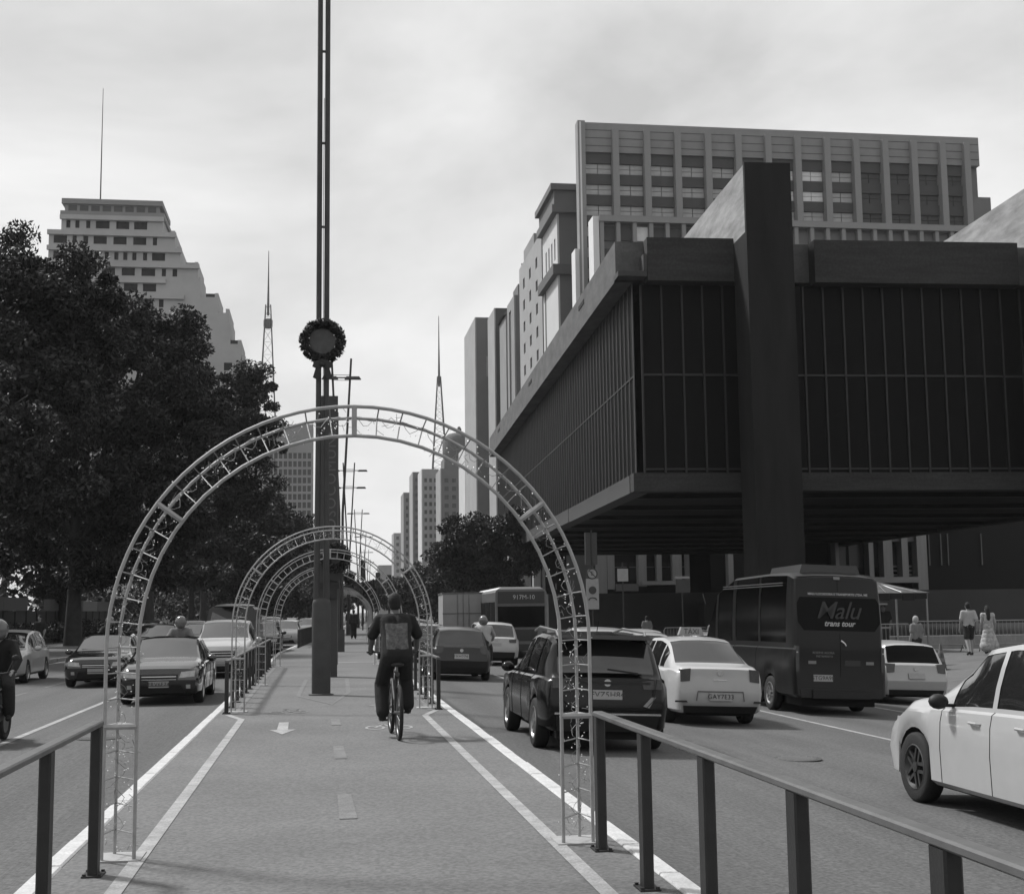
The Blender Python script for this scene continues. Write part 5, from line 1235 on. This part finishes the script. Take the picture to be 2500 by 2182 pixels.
def tree(label, x, y, h, blobs, size=.34, per=150, seed=1, mname='leaf_dark', trunk=.32, z=0.0, clumps=26, name='street_tree', group='street trees', lean=0.0):
    """blobs: (dx, dy, z, radius) of the crown's boughs; each bough gets clumps of leaves with gaps between them"""
    e = thing(name, label, 'tree', (x, y, z), 0, group); R = random.Random(seed)
    cs, rs = [], []
    for dx, dy, bz, br in blobs:
        for k in range(clumps):
            d = Vector((R.gauss(0,1), R.gauss(0,1), R.gauss(0,1))).normalized(); q = br*(R.random()**.4)
            cs.append((dx+d.x*q, dy+d.y*q, bz+d.z*q*.8)); rs.append(br*R.uniform(.2,.42))
    obj('crown', leaf_mesh('crown', cs, rs, per, size, seed, mname), None, e, False, None)
    b = MB(); zc = min(bb[2] for bb in blobs)
    base = [(0,0,-.1),(lean*.2,.05,h*.12),(lean*.5,0,h*.24),(lean,0,h*.36)]
    b.tube(base, [trunk*1.35, trunk, trunk*.85, trunk*.75], 10); b.build('trunk', 'bark', e, True)
    b = MB()
    for dx, dy, bz, br in blobs:
        p0 = Vector((lean*.6,0,h*R.uniform(.24,.36))); p2 = Vector((dx,dy,bz)); p1 = p0.lerp(p2,.5) + Vector((R.uniform(-.5,.5),R.uniform(-.5,.5),R.uniform(-.3,.6)))
        b.tube([p0,p1,p2], [trunk*.5,trunk*.32,trunk*.12], 7)
        for k in range(5):
            d = Vector((R.gauss(0,1),R.gauss(0,1),abs(R.gauss(0,.8)))).normalized()*br*.8; b.tube([p1.lerp(p2,R.uniform(.2,.9)), p2+d*.5, p2+d], [trunk*.14,trunk*.09,.02], 5)
    b.build('limbs', 'bark', e, True)
    return e
# big park trees on the left (pixel outline of the dark mass fixes heights and reach)
tree('tallest dark park tree, filling the far left above the parked car', -14.6, 58, 20, [(0,0,16.0,3.0),(3.4,0,15.6,2.2),(4.6,0,14.4,2.2),(2.6,-1,15.0,2.6),(-3.5,0,15.5,3.4),(1.2,0,12.6,3.4),(-2.8,-1,11.5,3.4),(3.4,-1,11.0,2.5),(-6,0,13,3.5),(.5,-2,8.5,2.8),(-5.5,-1,8.5,3),(3.0,0,7.2,2.2),(-2,0,5.6,2.4),(1.6,1,15,2.6)], .20, 400, 11, 'leaf_dark', .26, clumps=28)
tree('dark broad tree reaching over the left road, tip pointing at the wreath', -13.8, 78, 20, [(2.2,0,17.8,2.8),(4.6,0,17.4,2.5),(4.8,0,15.5,2.7),(-2.5,0,15.5,3.3),(3.6,0,12.6,3.1),(6.2,-1,13.2,2.0),(0,0,11.5,3.4),(6.0,0,10.2,2.3),(3.2,-1,8.4,2.8),(-3,0,9,3),(0,0,14.5,3),(5.5,0,6.6,2.2),(1,0,5.2,2.4)], .23, 360, 12, 'leaf_dark', .4, clumps=28)
tree('dark tree in the middle of the park row, its edge against the terraced building', -13.0, 104, 22, [(2.5,0,18.6,3.6),(6.9,0,19.2,2.4),(6.2,0,17.0,3.0),(-2,0,17,3.6),(8.2,0,15.0,2.3),(5.0,0,13.6,3.4),(0,0,13,3.8),(7.4,0,11.0,2.8),(3,0,9.4,3.2)], .27, 320, 13, 'leaf_dark', .42, clumps=26)
tree('slender dark tree behind the left leg of the near arch', -12.2, 44, 12, [(0,0,9.2,2.0),(1.8,0,8.0,1.6),(-1.8,0,8.4,1.8),(.8,-.5,6.2,1.5),(-1.6,0,6.0,1.5),(2.2,0,6.0,1.1)], .19, 220, 14, 'leaf_mid', .17, clumps=22)
tree('rounded tree beyond the park row, below the grid-fronted block', -12.0, 140, 17, [(2,0,13.5,3.4),(6,0,12.0,3.0),(9,0,10.2,2.6),(-2,0,12,3.2),(4,0,9,3.2),(8,0,7.2,2.8),(0,0,8,3)], .40, 190, 15, 'leaf_mid', .36, clumps=24)
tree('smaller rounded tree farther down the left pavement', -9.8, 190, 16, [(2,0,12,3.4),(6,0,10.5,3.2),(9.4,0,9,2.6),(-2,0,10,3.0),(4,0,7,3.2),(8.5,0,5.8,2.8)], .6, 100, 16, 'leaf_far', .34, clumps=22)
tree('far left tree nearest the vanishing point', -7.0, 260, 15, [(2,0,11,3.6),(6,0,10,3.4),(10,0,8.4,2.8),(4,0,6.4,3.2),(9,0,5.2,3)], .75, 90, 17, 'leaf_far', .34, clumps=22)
tree('dark tree at the left behind the tallest park tree', -19.5, 70, 21, [(0,0,18,3.8),(-4,0,16,3.8),(2.5,0,15,3.4),(-1,0,12,3.8),(3,0,10,3)], .32, 190, 18, 'leaf_dark', .36, clumps=24)
tree('dark undergrowth tree filling the park under the tall crowns', -17.0, 92, 11, [(0,0,8,3.2),(4,0,6.5,2.6),(-4,0,7,3.2),(7,0,5,2.2),(0,0,4.6,2.6)], .32, 180, 19, 'leaf_dark', .3, clumps=24)
tree('dark shady tree low behind the fourth arch on the left', -11.5, 122, 13, [(0,0,9.5,3.0),(4,0,8.5,3.0),(-3,0,8.0,3.0),(6.5,0,6.4,2.4),(1,0,5.5,2.8),(5,0,4.6,2.4)], .34, 180, 20, 'leaf_dark', .3, clumps=24)
th = thing('thicket', 'dark mass of park trees behind the left wall', 'thicket'); th['kind'] = 'stuff'; th.location = (-30, 60, 0)
cs = []; rs_ = []; RT = random.Random(41)
for k in range(560):
    yy = RT.uniform(-22, 190); xx = RT.uniform(-9, 8) + yy*.085; zz_ = RT.uniform(.3, 17 if 5 < yy < 90 else 12)
    cs.append((xx, yy, zz_)); rs_.append(RT.uniform(1.2, 2.6))
o = obj('leaves', leaf_mesh('leaves', cs, rs_, 130, .5, 42, 'leaf_dark'), None, th); o['kind'] = 'stuff'
for k in range(9): MB().tube([(RT.uniform(-8,6),-15+k*10,0),(RT.uniform(-8,6),-15+k*10,9)], [.35,.2], 8).build('trunk', 'bark', th)
# right pavement
tree('round dark tree on the right pavement at the far corner of the museum', 12.6+bend(112), 112, 12, [(-3.0,0,8.4,2.3),(.2,0,9.0,2.6),(-1.2,0,6.8,2.4),(-4.0,0,6.2,2.2),(2.2,0,7.2,2.2),(-2.6,0,4.2,2.0),(.6,0,5.0,2.0)], .26, 240, 31, 'leaf_mid', .22, z=-.4, clumps=26)
tree('second dark tree right behind it towards the bus', 13.8+bend(135), 135, 11, [(-4,0,7.5,2.6),(0,0,8,2.8),(-2,0,5,2.6),(2,0,5.5,2.6),(-5,0,4.4,2.2)], .32, 180, 32, 'leaf_dark', .24, z=-.4, clumps=24)
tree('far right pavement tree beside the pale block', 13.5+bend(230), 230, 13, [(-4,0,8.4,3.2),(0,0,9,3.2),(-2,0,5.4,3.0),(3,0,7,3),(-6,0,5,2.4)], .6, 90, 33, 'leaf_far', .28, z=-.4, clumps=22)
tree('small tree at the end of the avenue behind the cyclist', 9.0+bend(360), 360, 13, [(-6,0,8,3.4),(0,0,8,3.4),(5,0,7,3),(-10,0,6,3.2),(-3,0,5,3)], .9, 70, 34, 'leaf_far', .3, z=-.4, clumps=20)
tree('flowering shrub tree on the median under the far lamp poles', .4+bend(155), 155, 6.0, [(-1.2,0,4.2,1.3),(.9,0,4.4,1.2),(0,0,3.2,1.2)], .36, 100, 35, 'leaf_mid', .12, z=.1, clumps=20)
tree('palm-like dark shrub on the median right of the far arches', 1.4+bend(190), 190, 6.5, [(-1.5,0,4.4,1.6),(1.4,0,4.2,1.5),(0,0,3.0,1.5),(3.2,0,3.4,1.4)], .42, 90, 36, 'leaf_mid', .12, z=.1, clumps=20)
tree('low bushy tree far down the left pavement, behind the third arch', -8.6, 168, 8, [(0,0,5.6,2.6),(3.5,0,5.0,2.6),(-3.5,0,5.2,2.8),(6.8,0,4.2,2.4),(1.5,0,2.6,2.2),(5.5,0,2.2,2.0),(-3,0,2.6,2.4)], .45, 100, 51, 'leaf_mid', .2, clumps=22)
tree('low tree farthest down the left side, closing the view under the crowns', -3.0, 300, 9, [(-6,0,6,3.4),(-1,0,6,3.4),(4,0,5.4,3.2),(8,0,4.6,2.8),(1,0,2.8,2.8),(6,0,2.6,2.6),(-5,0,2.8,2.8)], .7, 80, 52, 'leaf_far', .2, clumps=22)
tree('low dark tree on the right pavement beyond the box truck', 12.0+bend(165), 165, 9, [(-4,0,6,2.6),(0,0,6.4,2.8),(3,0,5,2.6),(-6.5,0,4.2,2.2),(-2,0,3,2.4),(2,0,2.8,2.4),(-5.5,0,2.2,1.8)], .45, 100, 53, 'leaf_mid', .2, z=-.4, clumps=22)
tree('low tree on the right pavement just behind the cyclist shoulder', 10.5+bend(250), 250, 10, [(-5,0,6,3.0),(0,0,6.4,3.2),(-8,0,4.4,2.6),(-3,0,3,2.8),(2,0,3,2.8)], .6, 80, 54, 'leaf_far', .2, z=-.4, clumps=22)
# ================================================================ PARK WALL, SIGNS, TENT, BARRIERS
pw = thing('park_wall', 'dark park wall with pale coping panels behind the left pavement', 'wall', (-17.6, 40, 0), 0)
b = MB(); b.box(0,.35,-14,75,-.1,2.0); b.build('wall', 'darker_wall', pw)
for k in range(14):
    if k in (5, 9): continue
    piece('coping_panel', 'grey_wall' if k % 3 else 'pale_wall', pw, .0, .40, -13+k*6.2, -7.2+k*6.2, 2.01, 2.75)
for k in range(30): piece('fence_bar', 'rail_dark', pw, .36, .42, -13+k*2.9, -12.93+k*2.9, 0, 2.0)
hd = thing('hedge', 'dark clipped hedge in front of the park wall', 'hedge', (-16.2, 35, 0))
cs = [(random.uniform(-.5,.5), random.uniform(0,70), random.uniform(.3,1.1)) for _ in range(260)]
obj('leaves', leaf_mesh('leaves', cs, [.5]*260, 70, .16, 77, 'leaf_dark'), None, hd)
def sign(label, x, y, z, faces, h, name='road_sign'):
    e = thing(name, label, 'sign', (x, y, z)); MB().tube([(0,.05,0),(0,.05,h)], .03, 8).build('post', 'rail_dark', e)
    for kind, zc, w in faces:
        b = MB()
        if kind == 'round':
            b.lathe([(w,-.01),(w,.01)], (0,0,zc), 'y', 20); b.build('sign_face', 'sign_white', e)
            b = MB(); n = 20; b.tube([((w-.02)*math.cos(2*PI*k/n), -.014, zc+(w-.02)*math.sin(2*PI*k/n)) for k in range(n)], .022, 4, closed=True); b.tube([(-w*.6,-.014,zc+w*.6),(w*.6,-.014,zc-w*.6)], .014, 4); b.build('sign_ring', 'sign_dark', e)
            text_on('E', w*1.1, 'sign_dark', e, (0,-.016,zc), (PI/2,0,0), 'lettering')
        else:
            hh = w[1]; b.box(-w[0],w[0],-.012,.012,zc-hh,zc+hh); b.build('sign_face', kind, e)
    return e
s1 = sign('no-parking sign with a pale plate below it on a dark post beside the bus', 10.9, 53.5, road_z(11), [('round',3.62,.22),('sign_white',2.8,(.26,.62))], 5.4)
b = MB(); b.lathe([(.16,-.01),(.16,.01)], (0,-.02,2.95), 'y', 16); b.tube([(.16*math.cos(PI*k/9),-.03,2.55+.1*math.sin(PI*k/9)) for k in range(10)], .02, 4); b.build('pictogram', 'sign_dark', s1)
b = MB(); b.box(-.24,.24,.06,.3,4.0,5.3); b.build('traffic_light_box', 'sign_dark', s1)
sign('small square sign on a thin post in front of the pale columns', 13.2, 58, road_z(13), [('sign_white',3.75,(.24,.28))], 4.3)
sign('bus-stop sign with a pale top edge above the barriers', 15.9, 58, -.45, [('sign_dark',3.1,(.30,.30)),('metal_pale',3.48,(.34,.05))], 3.4)
# tent
tn = thing('tent', 'small market tent with a patterned peaked roof behind the white hatchback', 'tent', (20.55, 47.4, 0))
a, c, hh, pk = 1.2, 1.3, 2.12, 2.55
for sx in (-1,1):
    for sy in (-1,1): b = MB(); b.box(sx*a-.03,sx*a+.03,sy*c-.03,sy*c+.03,0,hh); b.build('leg', 'metal_pale', tn)
b = MB(); b.add([(-a-.1,-c-.1,hh),(a+.1,-c-.1,hh),(a+.1,c+.1,hh),(-a-.1,c+.1,hh),(-.3,0,pk),(-.1,0,pk)], [(0,1,5,4),(1,2,5),(2,3,4,5),(3,0,4)]); b.build('roof', 'tent_fabric', tn)
for k in range(5): b = MB(); x0 = -a+k*.48; b.box(x0,x0+.45,-c-.12,-c-.08,hh-.22-.05*(k%2),hh-.01); b.build('valance', 'cloth_black', tn)
for k in range(4): MB().tube([(-a+.2+k*.6,-c-.11,hh+.03),(-.2+.05*k,-.1,pk-.05)], .012, 4).build('roof_rib', 'metal_pale', tn)
b = MB(); b.box(-a,-a+.9,-c,-c+.05,hh-.42,hh-.36); b.box(-a+.45,-a+.5,-c,-c+.04,.9,hh-.36); b.box(-a,-a+1,-c,-c+.05,.85,.92); b.build('side_frame', 'metal_pale', tn)
# crowd barriers
def barrier(x, y, z, rz, label):
    e = thing('crowd_barrier', label, 'barrier', (x, y, z), rz, 'crowd barriers on the plaza')
    MB().tube([(-1.05,0,.25),(-1.05,0,1.0),(-.97,0,1.1),(.97,0,1.1),(1.05,0,1.0),(1.05,0,.25)], .021, 8).build('frame', 'metal_pale', e, True)
    MB().tube([(-1.05,0,.27),(1.05,0,.27)], .018, 8).build('lower_rail', 'metal_pale', e)
    b = MB(); b.tube([(-1,0,.28),(-1,0,1.08)], .009, 5); me = b.mesh('bar'); me.materials.append(MATS['metal_pale'])
    for k in range(1,14): inst('bar', me, e, (k*.146-.02,0,0))
    for sx in (-.8,.8): MB().tube([(sx,-.25,.02),(sx,0,.26),(sx,.25,.02)], .02, 6).build('foot', 'metal_pale', e)
for i, (x, y, z, r_) in enumerate(((19.6,45.2,-.08,-.05),(21.75,45.1,0,-.05),(24.0,44.9,.0,-.08),(26.3,44.6,.0,-.1),(16.4,56.5,-.4,.0),(18.6,56.5,-.2,.0),(17.1,62,-.34,.0),(19.4,62,-.1,.0))):
    barrier(x, y, z, r_, ['crowd barrier left of the tent leg', 'crowd barrier behind the man in the white t-shirt', 'crowd barrier behind the woman in the dress', 'crowd barrier at the right edge',
                          'lower left crowd barrier behind the taxi roof', 'lower right crowd barrier behind the taxi roof', 'upper left crowd barrier near the bus-stop sign', 'upper right crowd barrier near the bus-stop sign'][i])
e = thing('traffic_cone', 'dark traffic cone with paler bands at the kerb beside the white hatchback', 'traffic cone', (18.1, 37.6, -.24))
b = MB(); b.box(-.2,.2,-.2,.2,0,.04); b.build('base', 'cone_dark', e); b = MB(); b.lathe([(.155,.04),(.03,.76),(.02,.77)], n=18); b.build('cone', 'cone_dark', e, True)
for z0, z1 in ((.25,.36),(.5,.58)): b = MB(); b.lathe([(.158-.174*(z0-.04),z0),(.158-.174*(z1-.04),z1)], n=18, cap=False); b.build('band', 'cone_band', e, True)
# planter boxes at the plaza edge
e = thing('plaza_bench', 'low concrete bench wall behind the walkers', 'wall', (22, 49, 0), -.05); b = MB(); b.box(-4,7,-.25,.25,0,.5); b.build('seat', 'kerb_stone', e)

# ================================================================ HAZE (thin city air; the sky stays outside)
hz = MB(); hz.box(-420, 420, -40, 1050, -2.6, 145); hz = hz.build('haze', None)
hz['kind'] = 'stuff'; hz['label'] = 'thin pale city haze over the whole avenue'; hz['category'] = 'haze'
hm = bpy.data.materials.new('haze'); hm.use_nodes = True; t = hm.node_tree; t.nodes.clear()
vo = t.nodes.new('ShaderNodeVolumePrincipled'); vo.inputs['Color'].default_value = (.9,.9,.9,1); vo.inputs['Density'].default_value = .00013; vo.inputs['Anisotropy'].default_value = .2
ou = t.nodes.new('ShaderNodeOutputMaterial'); t.links.new(vo.outputs[0], ou.inputs['Volume']); hz.data.materials.append(hm)
